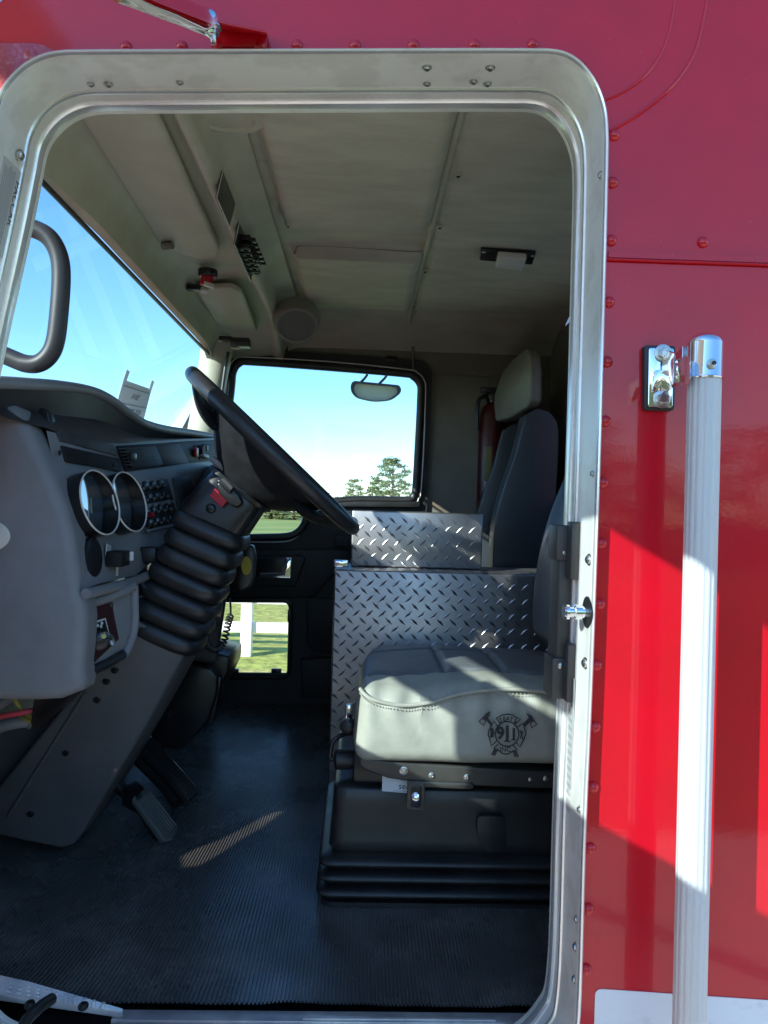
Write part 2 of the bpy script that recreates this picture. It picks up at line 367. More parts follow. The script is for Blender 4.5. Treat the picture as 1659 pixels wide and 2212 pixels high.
# overlapping upper sheet with its lower edge seam
a, b, = A(1313, 557, 0), A(1659, 569, 0); e = b + (b - a) * 4
prism(bm, [a + V((0, -.0035, 0)), e + V((0, -.0035, 0)), e + V((0, -.0035, .010)), a + V((0, -.0035, .010))], (0, .0033, 0))
lin = new(); plate(lin, [V((-.76, .012, .8)), V((-2.6, .012, .8)), V((-2.6, .012, 1.78)), V((-1.3, .012, 2.02)), V((-.80, .012, 2.1))], [[p + SUN * (.012 / SUN.y) for p in sun_slot]], (0, .004, 0)); obj('bounce_blocker', lin, 'black', truck)  # unseen dark sheet added to stop red bounce light inside
skin = obj('body_panel', bm, 'red', truck, 30)
bm = new()
pp = [A(px, py, -.006) for px, py in ((-120, 93), (72, 92), (96, 97), (122, 111), (95, 123), (57, 146), (20, 183), (-5, 225), (-25, 300), (-120, 330))]
bprism(bm, pp, (0, .005, 0), .0018, 2); dome(bm, A(66, 118, -.006), (0, -1, 0), .011, .002)
obj('pillar_panel', bm, 'redworn', truck)
bm = new()
a, b = A(1313, 560, -.0045), A(1659, 572, -.0045); tube(bm, [a, b + (b - a) * 3], .0022, 8); obj('seam_sealer', bm, 'red', truck)
# decal
bm = new(); p = A(1286, 2136, -.0015); q = A(1659, 2161, -.0015); far = p + (q - p) * 3.2
prism(bm, rpoly([p, far, far + V((0, 0, -.4)), p + V((0, 0, -.4))], [.012, .001, .001, .001]), (0, .0012, 0)); obj('reflective_decal', bm, 'white', truck)
# roof shell and far outside skin, blocking the light
bm = new(); rings = [[V((min(x, .856), y, z - d)) for x, z in roofline] for y, d in ((.007, 0), (.02, -.008), (.10, -.02), (1.0, -.05), (2.0, -.02), (2.08, 0))]
loft(bm, rings, False); obj('roof_shell', bm, 'red', truck)

# aluminium door frame
prof = [(.003, -.0005), (.0035, -.016), (.0015, -.0225), (-.001, -.0250), (-.0035, -.0235), (-.0048, -.018), (-.0050, -.010), (-.0042, -.006), (-.0036, .080), (-.0066, .0815), (-.0076, .085), (-.0070, .0885),
        (-.0040, .090), (-.0042, .114), (-.0062, .1155), (-.0090, .119), (-.0098, .125), (-.0094, .136), (-.0080, .150), (-.005, .154), (.05, .156)]
bm = new(); rings = [oring(o, y) for o, y in prof]; rings = [list(x) for x in zip(*rings)]; rings.append(rings[0]); loft(bm, rings, False)
bm.faces.ensure_lookup_table()
for i_, f_ in enumerate(bm.faces): f_.material_index = 1 if (i_ % (len(prof) - 1)) in (1, 2, 3, 4, 8, 9, 10, 11, 14, 15, 16) else 0
bmesh.ops.remove_doubles(bm, verts=bm.verts[:], dist=1e-6)
frame = obj('door_frame', bm, ['alu', 'alupol'], truck, 30)
def jamb_top(px, py):
    for i in range(790):
        Y = i * .0001; p = A(px, py, Y); best = None
        for k in range(len(O)):
            (x0, z0), (x1, z1) = O[k - 1], O[k]
            if z0 > 2.5 and z1 > 2.5 and min(x0, x1) <= p.x <= max(x0, x1) and abs(x1 - x0) > 1e-6: best = z0 + (z1 - z0) * (p.x - x0) / (x1 - x0)
        if best is not None and p.z >= best - .0043: return V((p.x, Y, best - .0043))
    return A(px, py, .05)
for px, py, r in ((922, 146, .0062), (1059, 146, .0062), (922, 181, .0052), (1023, 176, .0055), (1053, 181, .0055), (196, 182, .005), (234, 182, .006), (388, 178, .005)):
    bm = new(); screw(bm, jamb_top(px, py), (0, 0, -1), r); obj('frame_screw', bm, 'steel', frame)
def jamb_right(px, py):
    for i in range(1700):
        Y = i * .0001; p = A(px, py, Y)
        best = None
        for k in range(len(O)):
            (x0, z0), (x1, z1) = O[k - 1], O[k]
            if x0 > 0 and x1 > 0 and min(z0, z1) <= p.z <= max(z0, z1) and abs(z1 - z0) > 1e-6: best = x0 + (x1 - x0) * (p.z - z0) / (z1 - z0)
        if best is not None and p.x <= best - .0043: return V((best - .0043, Y, p.z))
    return A(px, py, .05)
for px, py, r in ((1272, 377, .005), (1251, 1022, .0045), (1231, 1748, .0048), (1226, 1985, .0045), (1219, 2045, .0055), (1221, 2115, .0050)):
    bm = new(); screw(bm, jamb_right(px, py), (-1, 0, 0), r); obj('frame_screw', bm, 'steel', frame)
bm = new(); pj = A(38, 335, .06); screw(bm, V((pj.x + .004, pj.y, pj.z)), (1, -.2, -.2), .0072)
obj('frame_screw', bm, 'steel', frame)
# striker and its cover on the rear jamb
bm = new(); jx = jamb_right(1240, 1320).x; cy0, cy1 = .088, .150
zt = A(1228, 1138, .12).z; zb = A(1222, 1500, .12).z
c = V((jx - .012, (cy0 + cy1) / 2, (zt + zb) / 2)); box(bm, c, (.028, cy1 - cy0, zt - zb), bev=.005, seg=3)
box(bm, V((jx - .017, .110, zt - .028)), (.032, .058, .062), bev=.004); box(bm, V((jx - .017, .112, zb + .036)), (.034, .060, .072), bev=.004)
box(bm, V((jx - .006, .072, zt - .04)), (.016, .03, .10), bev=.003)
box(bm, V((jx - .006, .072, zb + .05)), (.016, .026, .10), bev=.003)
obj('striker_cover', bm, mat('dark_brown_striker_plastic', (.055, .050, .046), .5, bump=(500, .2, .0005)), frame)
bm = new(); ps = jamb_right(1249, 1322)
lathe(bm, [(.026, 0), (.026, .0015), (.0235, .002)], ps, (-1, 0, 0), 28, 1)
lathe(bm, [(.010, 0), (.010, .010), (.0125, .011), (.0125, .022), (.009, .024), (.009, .030), (.0135, .032), (.0135, .037), (.011, .040)], ps, (-1, 0, 0), 24, 0)
obj('striker_pin', bm, ['chrome', 'black'], frame)
for px, py in ((1241, 1208), (1237, 1432)):
    bm = new(); screw(bm, jamb_right(px, py), (-1, -.2, 0), .0075); obj('striker_bolt', bm, 'steel', frame)
for px, py in ((1236, 1195), (1231, 1440)):
    bm = new(); p = A(px, py, .078); dome(bm, V((jx - .020, .088, p.z)), (-.6, -1, 0), .009, .007); obj('striker_bolt', bm, 'steel', frame)
# data labels
def label_patch(name, p0, right, up, wdt, hgt, lines, heads, par):
    bm = new(); right = V(right).normalized(); up = V(up).normalized(); n = right.cross(up)
    prism(bm, [p0 - right * wdt / 2 - up * hgt / 2, p0 + right * wdt / 2 - up * hgt / 2, p0 + right * wdt / 2 + up * hgt / 2, p0 - right * wdt / 2 + up * hgt / 2], -n * .0006, 0)
    for s, u, v_, sz in heads: text(bm, s, p0 + right * (u * wdt) + up * (v_ * hgt) + n * .0004, right, up, sz, .0001, 1)
    for u0_, u1_, v_ in lines:
        c = p0 + right * ((u0_ + u1_) / 2 * wdt) + up * (v_ * hgt) + n * .0005; box(bm, c, ((u1_ - u0_) * wdt, .0011, .0003), right, up, n, mi=2)
    return obj(name, bm, ['label', 'ink', 'inkgrey'], par, 0)
# left jamb: letters read down the pillar
pl = A(26, 455, .060); jd = (V((lip[2][0], 0, lip[2][1])) - V((lip[0][0], 0, lip[0][1]))).normalized()
nl = V((-jd.z, 0, jd.x)); nl = nl if nl.x > 0 else -nl
plx = lip[0][0] + (pl.z - lip[0][1]) / (lip[2][1] - lip[0][1]) * (lip[2][0] - lip[0][0]) - .0088 + .0052
lr = random.Random(3)
label_patch('data_label', V((plx, .052, pl.z)), jd, V((0, 1, 0)) if jd.cross(V((0, 1, 0))).dot(nl) > 0 else V((0, -1, 0)), .15, .066,
            [(-.46 + lr.random() * .05, .30 + lr.random() * .16, .16 - k * .075) for k in range(8)], [('PACCAR', -.12, .36, .020)], frame)
pr = jamb_right(1246, 1640)
label_patch('data_label', V((pr.x - .0005, .070, pr.z)), (0, 0, -1), (0, -1, 0), .24, .040,
            [(-.26 + .058 * k, -.26 + .058 * k + .03, .30 - .06 * (j)) for k in range(13) for j in range(0, 9, 2)], [('PACCAR', -.38, .18, .012)], frame)

# inner sill plate and black strap
bm = new()
q = [A(-60, 2092, .20), A(60, 2118, .19), A(267, 2178, .175), A(262, 2186, .172), A(-60, 2140, .172)]
bprism(bm, q, (0, .0, -.012), .002, 2)
for i in range(11):
    for j in range(3):
        t = i / 11; p = q[0].lerp(q[2], .25 + t * .68) ; p2 = q[4].lerp(q[3], .25 + t * .68); dome(bm, p.lerp(p2, .25 + .25 * j) + V((0, 0, .0005)), (0, -.3, 1), .0048, .003)
obj('sill_plate', bm, 'silverplas', frame)
bm = new(); box(bm, V((-.02, .182, 1.101)), (.82, .030, .012), bev=.003); box(bm, V((.1, .171, 1.110)), (.36, .010, .006), bev=.002); obj('sill_trim', bm, 'silverplas', frame)
bm = new()
tube(bm, [A(112, 2158, .10), A(90, 2172, .07), A(60, 2200, .02), A(40, 2235, -.01)], .0095, 10); screw(bm, A(64, 2170, .10), (0, -.4, 1), .007, 1); screw(bm, A(180, 2174, .10), (0, -.4, 1), .007, 1)
obj('door_check_strap', bm, ['rubber', 'black'], frame)

# ------------------------------------------------------------------ cab interior shell
ZR = 2.875
def headz(x, y):
    z = ZR
    def pill(x0, x1, y0, y1, h, s=.03):
        f = lambda t, a, b: 1 / (1 + math.exp(-(t - a) / s * 4)) * 1 / (1 + math.exp((t - b) / s * 4))
        return h * f(x, x0, x1) * f(y, y0, y1)
    z -= pill(-.235, .165, -.5, .88, .042, .010) + pill(-.235, .165, 1.12, 1.72, .034, .012) + pill(.195, 1.0, -.5, 1.75, .014, .018)
    if y > 1.70: z -= .115 * ((y - 1.70) / .25) ** 1.8
    if x < -.27: z -= .02 * ((-.27 - x) / .06) ** 2
    z += .0025 * noise.noise(V((x * 5, y * 12, 3)))
    return z
bm = new(); nx, ny = 84, 96
g = [[bm.verts.new((-.33 + 1.15 * i / nx, .10 + 1.87 * j / ny, headz(-.33 + 1.15 * i / nx, .10 + 1.87 * j / ny))) for j in range(ny + 1)] for i in range(nx + 1)]
for i in range(nx):
    for j in range(ny): face(bm, (g[i][j], g[i + 1][j], g[i + 1][j + 1], g[i][j + 1]))
liner = obj('headliner', bm, 'headliner', truck, 60)
bm = new(); tube(bm, [V((.182 - .006 * t, .12 + t * 1.72, headz(.182, .12 + t * 1.72) - .006)) for t in [k / 24 for k in range(25)]], .0085, 10); obj('seam_welt', bm, 'tan', liner)
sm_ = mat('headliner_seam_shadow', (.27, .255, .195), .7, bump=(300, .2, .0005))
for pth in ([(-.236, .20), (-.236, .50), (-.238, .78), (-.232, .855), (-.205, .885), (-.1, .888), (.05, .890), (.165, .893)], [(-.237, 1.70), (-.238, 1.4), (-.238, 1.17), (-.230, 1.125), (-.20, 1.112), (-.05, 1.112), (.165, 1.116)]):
    bm = new(); tube(bm, [V((p.x, p.y, headz(p.x, p.y) + .0008)) for p in cat([V((x, y, 0)) for x, y in pth], 8)], .0026, 8); obj('panel_seam_shade', bm, sm_, liner)  # dark tubes paint the shading along the headliner panel edges
for px, py in ((990, 378), (950, 490), (918, 585), (895, 660)):
    bm = new(); p = AZ(px, py, ZR - .014); lathe(bm, [(.011, 0), (.006, .004)], p, (0, 0, -1), 12, 1); dome(bm, p - V((0, 0, .004)), (0, 0, -1), .005, .003); obj('liner_screw', bm, ['black', 'tan'], liner)
# dome light
bm = new(); zc = ZR - .016; q = [AZ(px, py, zc) for px, py in ((1038, 533), (1158, 541), (1150, 566), (1036, 556))]
bprism(bm, q, (0, 0, -.010), .004, 3)
q = [AZ(px, py, zc - .010) for px, py in ((1076, 541), (1138, 546), (1130, 572), (1070, 565))]; bprism(bm, q, (0, 0, -.022), .006, 3, 1)
for px, py in ((1046, 545), (1150, 553)): dome(bm, AZ(px, py, zc - .0105), (0, 0, -1), .006, .003, 2)
obj('dome_light', bm, ['black', 'whiteplas', 'steel'], liner)
# round speaker in the far corner
bm = new(); sp = A(641, 704, 1.64); ax = V((.10, -.62, -.78)).normalized()
lathe(bm, [(.094, -.05), (.088, -.012), (.082, .001), (.076, .003), (.070, .001), (.068, -.004)], sp, ax, 36, 0); lathe(bm, [(.069, -.012), (.069, -.001), (.04, .001), (.005, .002)], sp, ax, 36, 1)
obj('overhead_speaker', bm, [mat('speaker_rim', (.30, .29, .25), .55, bump=(500, .2, .0005)), mat('speaker_cloth', (.20, .195, .18), .7, bump=(900, .5, .0006))], liner)

# overhead shelf with visors
sect = [(-.27, ZR - .012), (-.315, ZR - .018), (-.338, ZR - .03), (-.346, ZR - .075), (-.356, ZR - .088), (-.372, ZR - .088), (-.384, ZR - .070), (-.40, ZR - .066), (-.545, ZR - .082), (-.565, ZR - .086), (-.585, ZR - .098), (-.603, ZR - .130), (-.613, ZR - .165), (-.618, ZR - .185), (-.640, ZR - .190), (-.66, ZR - .12)]
bm = new(); rings = []
for k in range(41):
    y = .180 + 1.77 * k / 40; d = 0 if y < 1.66 else .11 * ((y - 1.66) / .29) ** 1.7
    rings.append([V((x - .02 * math.exp(-((y - .2) / .2) ** 2) * (x < -.5), y, z - d + .0015 * noise.noise(V((x * 20, y * 6, 0))))) for x, z in sect])
loft(bm, rings, False); over = obj('overhead_console', bm, 'tan', truck, 60)
bm = new(); q = [AZ(px, py, 2.775) for px, py in ((160, 236), (330, 231), (474, 540), (466, 557), (438, 563), (395, 552), (344, 528))]
bprism(bm, q, (0, 0, .022), .009, 4)
tube(bm, [AZ(352, 532, 2.765), AZ(372, 530, 2.765)], .011, 10, mi=1); screw(bm, AZ(360, 531, 2.757), (0, -.3, -1), .010, 1); dome(bm, AZ(190, 243, 2.772), (0, -.2, -1), .007, .006, 2)
obj('sun_visor', bm, ['tan', 'tandark', 'chrome'], over)
bm = new(); q = [AZ(px, py, 2.765) for px, py in ((420, 625), (500, 622), (522, 632), (560, 728), (482, 724))]
bprism(bm, q, (0, 0, .02), .008, 3); obj('sun_visor', bm, 'tan', over)
bm = new(); box(bm, AZ(420, 622, 2.765), (.05, .03, .018), bev=.003); lathe(bm, [(.012, 0), (.012, .012)], AZ(441, 624, 2.760), (0, -.3, -1), 14, 1); obj('visor_bracket', bm, ['black', 'whiteplas'], over)
# step face plates: dark gauge plate, switch bank
def step_pt(px, py):
    return AP(px, py, V((-.338, 0, ZR - .03)), V((1, 0, -.178)).normalized()) + V((.001, 0, 0))
bm = new(); prism(bm, rpoly([step_pt(478, 367), step_pt(464, 427), step_pt(493, 492), step_pt(506, 440)], .004, 2), (.002, 0, 0), 0)
tube(bm, [step_pt(478, 367) + V((.003, 0, 0)), step_pt(464, 427) + V((.003, 0, 0)), step_pt(493, 492) + V((.003, 0, 0))], .0014, 6, mi=1)
obj('gauge_plate', bm, ['screen', 'label'], over)
bm = new(); Q = [step_pt(514, 480), step_pt(503, 528), step_pt(539, 608), step_pt(553, 560)]
prism(bm, Q, (.002, 0, 0), 0); tube(bm, [Q[0] + V((.003, 0, 0)), Q[1] + V((.003, 0, 0)), Q[2] + V((.003, 0, 0))], .0013, 6, mi=1)
for k in range(6):
    for j in range(2):
        t = .22 + .13 * k; p = Q[0].lerp(Q[3], t).lerp(Q[1].lerp(Q[2], t), .30 + .38 * j)
        box(bm, p + V((.014, 0, -.002)), (.026, .030, .014), bev=.002, mi=0)
        box(bm, p + V((.030 if j == 0 else .020, .004, -.004)), (.020, .020, .010), bev=.002, mi=2 if j else 0)
obj('switch_bank', bm, ['black', 'label', 'seatmetal'], over)
bm = new(); p = AZ(449, 592, 2.772)
lathe(bm, [(.030, .012), (.030, -.004), (.026, -.010), (.012, -.012)], p, (0, 0, 1), 24, 0, sx=1.0)
q = A(447, 606, p.y - .01); box(bm, q, (.036, .02, .034), (1, 0, -.2), (0, 1, 0), (.2, 0, 1), .003, mi=1); box(bm, A(452, 616, p.y - .018), (.030, .02, .012), (1, 0, -.3), (0, 1, 0), (.3, 0, 1), .002, mi=2)
obj('release_knob', bm, ['black', 'redplas', 'whiteplas'], over)
bm = new(); box(bm, A(519, 741, 1.62), (.075, .05, .032), bev=.004); box(bm, A(488, 733, 1.64), (.05, .03, .02), bev=.004); tube(bm, [A(500, 752, 1.60), A(520, 754, 1.60)], .004, 8, mi=1)
obj('latch_block', bm, ['black', 'tan'], over)
bm = new(); p = AZ(488, 243, ZR - .02); lathe(bm, [(.085, 0), (.08, -.012), (.06, -.016), (.055, -.010)], p, (0, 0, 1), 32, 0, sx=1.0, sy=.8); obj('liner_pocket', bm, 'tan', over)
for (px, py) in ((549, 602), (547, 632)):
    pass

# passenger side wall, rear wall, front wall
YW = 1.97
bm = new()
sw_out = [V((-.86, YW, 1.0)), V((.86, YW, 1.0)), V((.86, YW, 2.86)), V((-.64, YW, 2.86)), V((-.64, YW, 2.64)), V((-.86, YW, 2.2))]
win = [A(px, py, 1.93) for px, py in ((498, 850), (503, 803), (518, 783), (545, 781), (700, 792), (868, 806), (892, 812), (908, 830), (909, 860), (904, 960), (898, 1058), (893, 1072), (880, 1080), (780, 1079),
                                     (716, 1084), (684, 1092), (665, 1108), (656, 1134), (641, 1151), (618, 1159), (560, 1161), (470, 1161), (462, 1140), (478, 1000))]
winc = [V(p) for p in win]
ctr = sum(win, V()) / len(win)
big = [V((p.x, YW, p.z)) + V(((p - ctr).normalized().x * .03, 0, (p - ctr).normalized().z * .03)) for p in win]
peep = rpoly([A(px, py, 1.93) for px, py in ((470, 1297), (628, 1298), (624, 1463), (466, 1464))], [.03, .035, .03, .03])
peepb = [V((p.x, YW, p.z)) + V(((p - A(548, 1380, 1.93)).normalized().x * .022, 0, (p - A(548, 1380, 1.93)).normalized().z * .022)) for p in peep]
plate(bm, sw_out, [big, peepb], (0, .05, 0)); side = obj('side_wall', bm, 'tandark', truck, 30)
bm = new(); tube(bm, [A(892, 805, 1.955), A(892, 738, 1.955)], .006, 8); tube(bm, cat([A(892, 738, 1.95), A(1000, 741, 1.95), A(1120, 744, 1.95), A(1260, 748, 1.95)], 4), .008, 8); tube(bm, [A(920, 806, 1.958), A(1260, 822, 1.958)], .004, 8)
box(bm, A(846, 776, 1.95), (.05, .01, .022), bev=.003, mi=1); obj('wall_trim', bm, ['tandark', 'black'], side)
# passenger door
bm = new()
pd_out = rpoly([A(px, py, 1.95) for px, py in ((500, 752), (700, 763), (916, 778), (934, 800), (918, 1225), (905, 1530), (420, 1530), (430, 1200), (486, 800))], [.02, .02, .05, .02, .02, .02, .02, .02, .05], 4)
ppeep = [V((p.x, 1.95, p.z)) for p in peep]; pwin = [V((p.x, 1.95, p.z)) for p in win]
plate(bm, pd_out, [pwin, ppeep], (0, .018, 0))
# armrest band, recess panels
bprism(bm, [A(px, py, 1.95) for px, py in ((420, 1187), (740, 1186), (760, 1190), (680, 1290), (420, 1288))], (0, -.022, 0), .006, 3)
bprism(bm, [A(px, py, 1.95) for px, py in ((530, 1199), (655, 1198), (662, 1206), (640, 1265), (528, 1265))], (0, -.040, 0), .008, 3)
bprism(bm, [A(px, py, 1.95) for px, py in ((664, 1290), (740, 1292), (740, 1410), (678, 1405), (664, 1392))], (0, -.02, 0), .006, 3)
bprism(bm, [A(px, py, 1.95) for px, py in ((650, 1420), (740, 1415), (740, 1500), (655, 1500))], (0, -.05, 0), .008, 3)
pdoor = obj('passenger_door', bm, 'doorblk', truck, 35)
bm = new(); c0 = [V((p.x, 1.938, p.z)) for p in cat(win, 3, True)]; tube(bm, c0, .016, 10, True)
tube(bm, [p + V(((p - ctr).normalized().x * .024, -.002, (p - ctr).normalized().z * .024)) for p in c0], .0030, 8, True, mi=1)
bprism(bm, [A(px, py, 1.925) for px, py in ((700, 1081), (908, 1083), (906, 1096), (690, 1094))], (0, .02, 0), .004, 2, 0)
obj('window_gasket', bm, ['rubber', 'label'], pdoor)
bm = new(); face(bm, [bm.verts.new(V((p.x, 1.960, p.z))) for p in win]); obj('window_glass', bm, 'glass', pdoor, 0)
bm = new(); tube(bm, [V((p.x, 1.94, p.z)) for p in peep], .010, 8, True); tube(bm, [A(480, 1456, 1.935), A(618, 1457, 1.935)], .008, 8)
for px in (505, 597): box(bm, A(px, 1449, 1.932), (.042, .02, .018), bev=.003)
box(bm, A(625, 1330, 1.93), (.014, .02, .05), bev=.003)
obj('lower_window_gasket', bm, 'rubber', pdoor)
bm = new(); face(bm, [bm.verts.new(V((p.x, 1.962, p.z))) for p in peep]); obj('lower_window_glass', bm, 'cglass', pdoor, 0)
bm = new(); hb = [A(px, py, 1.905) for px, py in ((552, 1205), (628, 1204), (627, 1249), (553, 1247))]
bprism(bm, hb, (0, .02, 0), .004, 3, 1)
bprism(bm, [A(px, py, 1.895) for px, py in ((616, 1204), (630, 1204), (628, 1250), (600, 1249), (560, 1247), (560, 1238), (606, 1237))], (0, .012, 0), .003, 3, 0)
for py in (1212, 1240): dome(bm, A(545, py, 1.90), (0, -1, 0), .010, .006, 0)
obj('inside_handle', bm, ['chrome', 'black'], pdoor)
bm = new(); box(bm, A(750, 1170, 1.88), (.03, .03, .04), bev=.004); box(bm, A(738, 1168, 1.90), (.06, .02, .05), bev=.006); obj('door_latch_knob', bm, ['doorblk'], pdoor)

rwin = rpoly([V((.80, .45, 2.12)), V((.80, 1.42, 2.12)), V((.80, 1.42, 2.66)), V((.80, .45, 2.66))], .06)
bm = new(); plate(bm, [V((.80, .1, 1.05)), V((.80, 1.98, 1.05)), V((.80, 1.98, 2.82)), V((.80, .1, 2.82))], [rwin], (.02, 0, 0))
for k in range(7): box(bm, V((.795, .3 + .25 * k, 1.6)), (.01, .012, .9), bev=.003)
rwall = obj('rear_wall', bm, 'tandark', truck)
bm = new(); face(bm, [bm.verts.new(p + V((.03, 0, 0))) for p in rwin]); obj('rear_window', bm, 'glass', rwall, 0)
bm = new(); plate(bm, [V((.845, .008, .76)), V((.845, 2.05, .76)), V((.845, 2.05, 2.99)), V((.845, .008, 2.99))], [[p + V((.045, 0, 0)) for p in rwin]], (.01, 0, 0)); obj('rear_skin', bm, 'red', truck)
# near-side wall behind the jamb (rear pillar inside, and front quarter)
bm = new(); loft(bm, [[V((x, .172, z)) for z in (1.0, 1.6, 2.2, 2.86)] for x in (.43, .6, .80)], False); obj('pillar_trim', bm, 'tandark', truck)
# floor pan
bm = new(); loft(bm, [[V((x, y, zfloor(y) - .02)) for x in (-1.02, -.4, .2, .86)] for y in (.15, .8, 1.4, 2.0)], False); obj('floor_pan', bm, 'black', truck)
# firewall with the toe board
bm = new(); loft(bm, [[V((x, y, z)) for x, z in ((-.74, 1.08), (-.84, 1.30), (-.98, 1.60), (-1.0, 2.10))] for y in (.74, 1.2, 1.98)], False); loft(bm, [[V((-1.0, y, z)) for z in (1.0, 1.5, 2.08)] for y in (.34, 2.0)], False); obj('firewall', bm, 'dashdark', truck)
# windshield
WS0, WS1 = V((-.632, 0, 2.665)), V((-1.0, 0, 2.10)); wsn = V((WS1.z - WS0.z, 0, -(WS1.x - WS0.x))).normalized()
bm = new(); loft(bm, [[V((WS0.x, y, WS0.z)), V((WS1.x, y, WS1.z))] for y in (.04, .7, 1.3, 1.96)], False); obj('windshield', bm, 'wshield', truck, 0)
bm = new(); tube(bm, [V((-.628, y, 2.662)) for y in (.1, .7, 1.3, 1.9)], .006, 8); obj('windshield_gasket', bm, 'rubber', truck)
# far windshield pillar (curved trim)
bm = new(); path = cat([A(474, 700, 1.85), A(466, 770, 1.86), A(452, 850, 1.86), (A(436, 935, 1.86)), A(425, 990, 1.86)], 4)
tube(bm, path, [.060 + .006 * math.exp(-((i - 2) / 4) ** 2) for i in range(len(path))], 18, flat=.9); obj('windshield_pillar', bm, 'tan', truck)
bm = new(); tube(bm, cat([A(493, 760, 1.80), A(486, 800, 1.80), A(472, 905, 1.80)], 4), .007, 8); obj('pillar_seal', bm, 'rubber', truck)
# grab handle loop on the near pillar
bm = new(); gp = [(-110, 420), (20, 476), (60, 490), (96, 505), (118, 530), (130, 565), (132, 610), (127, 680), (120, 735), (108, 765), (86, 784), (58, 786), (20, 772), (-110, 715)]
pts = cat([A(x, y, .33 + .02 * i / 13) for i, (x, y) in enumerate(gp)], 6)
tube(bm, pts, .0185, 18); obj('grab_handle', bm, 'tubeblk', truck)

# ------------------------------------------------------------------ dashboard
def DX(px, py):
    x1 = lerp(px, (0, 115, 235, 465), (-.70, -.65, -.60, -.555)); x3 = lerp(px, (120, 195, 320, 470), (-.585, -.555, -.52, -.49))
    t = max(0, min(1.3, (py - 945) / 315)); return x1 + (x3 - x1) * t
def D(px, py, off=0): return AX(px, py, DX(px, py) + off)
lipS = [(-70, 818), (0, 819), (60, 822), (140, 828), (200, 839), (240, 858), (270, 881), (300, 902), (320, 911), (360, 921), (418, 929), (466, 938), (480, 940)]
def LX(px): return lerp(px, (-70, 0, 60, 100, 200, 300, 400, 465, 480), (-.72, -.70, -.685, -.68, -.655, -.62, -.60, -.585, -.58))
lipc = cat([AX(x, y + 7, LX(x)) for x, y in lipS], 5)
bm = new(); r1 = [p + V((0, 0, .004)) for p in lipc]; r2 = [p + V((-.12, 0, .006)) for p in lipc]; r3 = [V((WS1.x + .03, p.y, min(p.z + .0, 2.13))) for p in lipc]
loft(bm, [r1, r2, r3], False); tube(bm, lipc, .0125, 12)
shelf = [(20, 905), (75, 918), (115, 930), (175, 944), (235, 957), (300, 955), (380, 950), (466, 946), (480, 945)]
sh = cat([AX(x, y, DX(x, y)) for x, y in shelf], 6)
def resamp(c, n):
    L_ = [0]
    for a, b in zip(c, c[1:]): L_.append(L_[-1] + (b - a).length)
    out = []
    for k in range(n):
        s = L_[-1] * k / (n - 1); i = max(0, min(len(c) - 2, next((j for j in range(len(L_) - 1) if L_[j + 1] >= s), len(c) - 2)))
        t = (s - L_[i]) / max(1e-9, L_[i + 1] - L_[i]); out.append(c[i].lerp(c[i + 1], t))
    return out
la = resamp(lipc, 40); sa = resamp(sh, 40); mid = [a.lerp(b, .45) + V((-.035, 0, -.01)) for a, b in zip(la, sa)]
loft(bm, [[p + V((.004, 0, -.008)) for p in la], mid, sa], False, mi=1)
# instrument face below the shelf
rows = []
for py0, py1, py2 in ((930, 957, 946), (1000, 1018, 995), (1090, 1090, 1060), (1180, 1170, 1110), (1275, 1243, 1165)):
    rows.append([AX(x, y, DX(x, y)) for x, y in ((100 + (py0 - 930) * .22, py0), (150 + (py0 - 930) * .2, (py0 + py1) / 2), (235 + (py1 - 957) * .2, py1), (330, (py1 * .6 + py2 * .4)), (466, py2), (520, py2))])
loft(bm, rows, False, mi=0)
# lower lip under the instrument face
tube(bm, cat([AX(x, y, DX(x, y) + .006) for x, y in ((185, 1283), (230, 1272), (280, 1258), (330, 1240), (400, 1215))], 4), .011, 12, mi=0)
dash = obj('dashboard', bm, ['dash', 'dashdark'], truck, 50)
# near end panel: big smooth grey moulding beside the door
bm = new()
ep = [(-260, 872), (0, 870), (44, 874), (62, 892), (80, 920), (105, 965), (140, 1040), (163, 1100), (178, 1160), (187, 1225), (191, 1272), (201, 1292), (205, 1330), (202, 1385), (197, 1430), (202, 1462), (198, 1480), (150, 1499), (100, 1502), (-260, 1499)]
t = bmesh.new(); prism(t, [V((q.x, .30, q.z)) for q in [A(x, y, .355) for x, y in ep]], (0, .07, 0)); bmesh.ops.recalc_face_normals(t, faces=t.faces)
fe = [e for e in t.edges if all(abs(v.co.y - .30) < 1e-5 for v in e.verts)]
bmesh.ops.bevel(t, geom=fe, offset=.026, segments=6, affect='EDGES', profile=.5, clamp_overlap=True); merge(bm, t)
obj('end_panel', bm, 'dash', dash, 60)
bm = new(); lathe(bm, [(.046, 0), (.046, .004), (.040, .007)], A(-28, 1157, .300), (0, -1, 0), 28, 0, sx=.7, sy=1); obj('white_cap', bm, 'whiteplas', dash)
# gauges
gaxis = V((.945, -.21, .25)).normalized()
for px, py in ((186, 1093), (252, 1091)):
    bm = new(); c = D(px, py); k = .0715
    lathe(bm, [(k, -.05), (k, .030), (k * 1.0, .034), (k * .965, .034), (k * .95, .028), (k * .94, .002)], c, gaxis, 44, 0)
    lathe(bm, [(k * 1.005, .0335), (k * 1.010, .0355), (k * .985, .0372), (k * .965, .0355), (k * .965, .0335), (k * 1.005, .0335)], c, gaxis, 44, 1, caps=False)
    lathe(bm, [(k * .93, 0), (k * .05, .0002)], c + gaxis * .013, V((.985, -.045, .165)), 40, 2)
    obj('gauge', bm, ['black', 'whiteplas', 'lens'], dash)
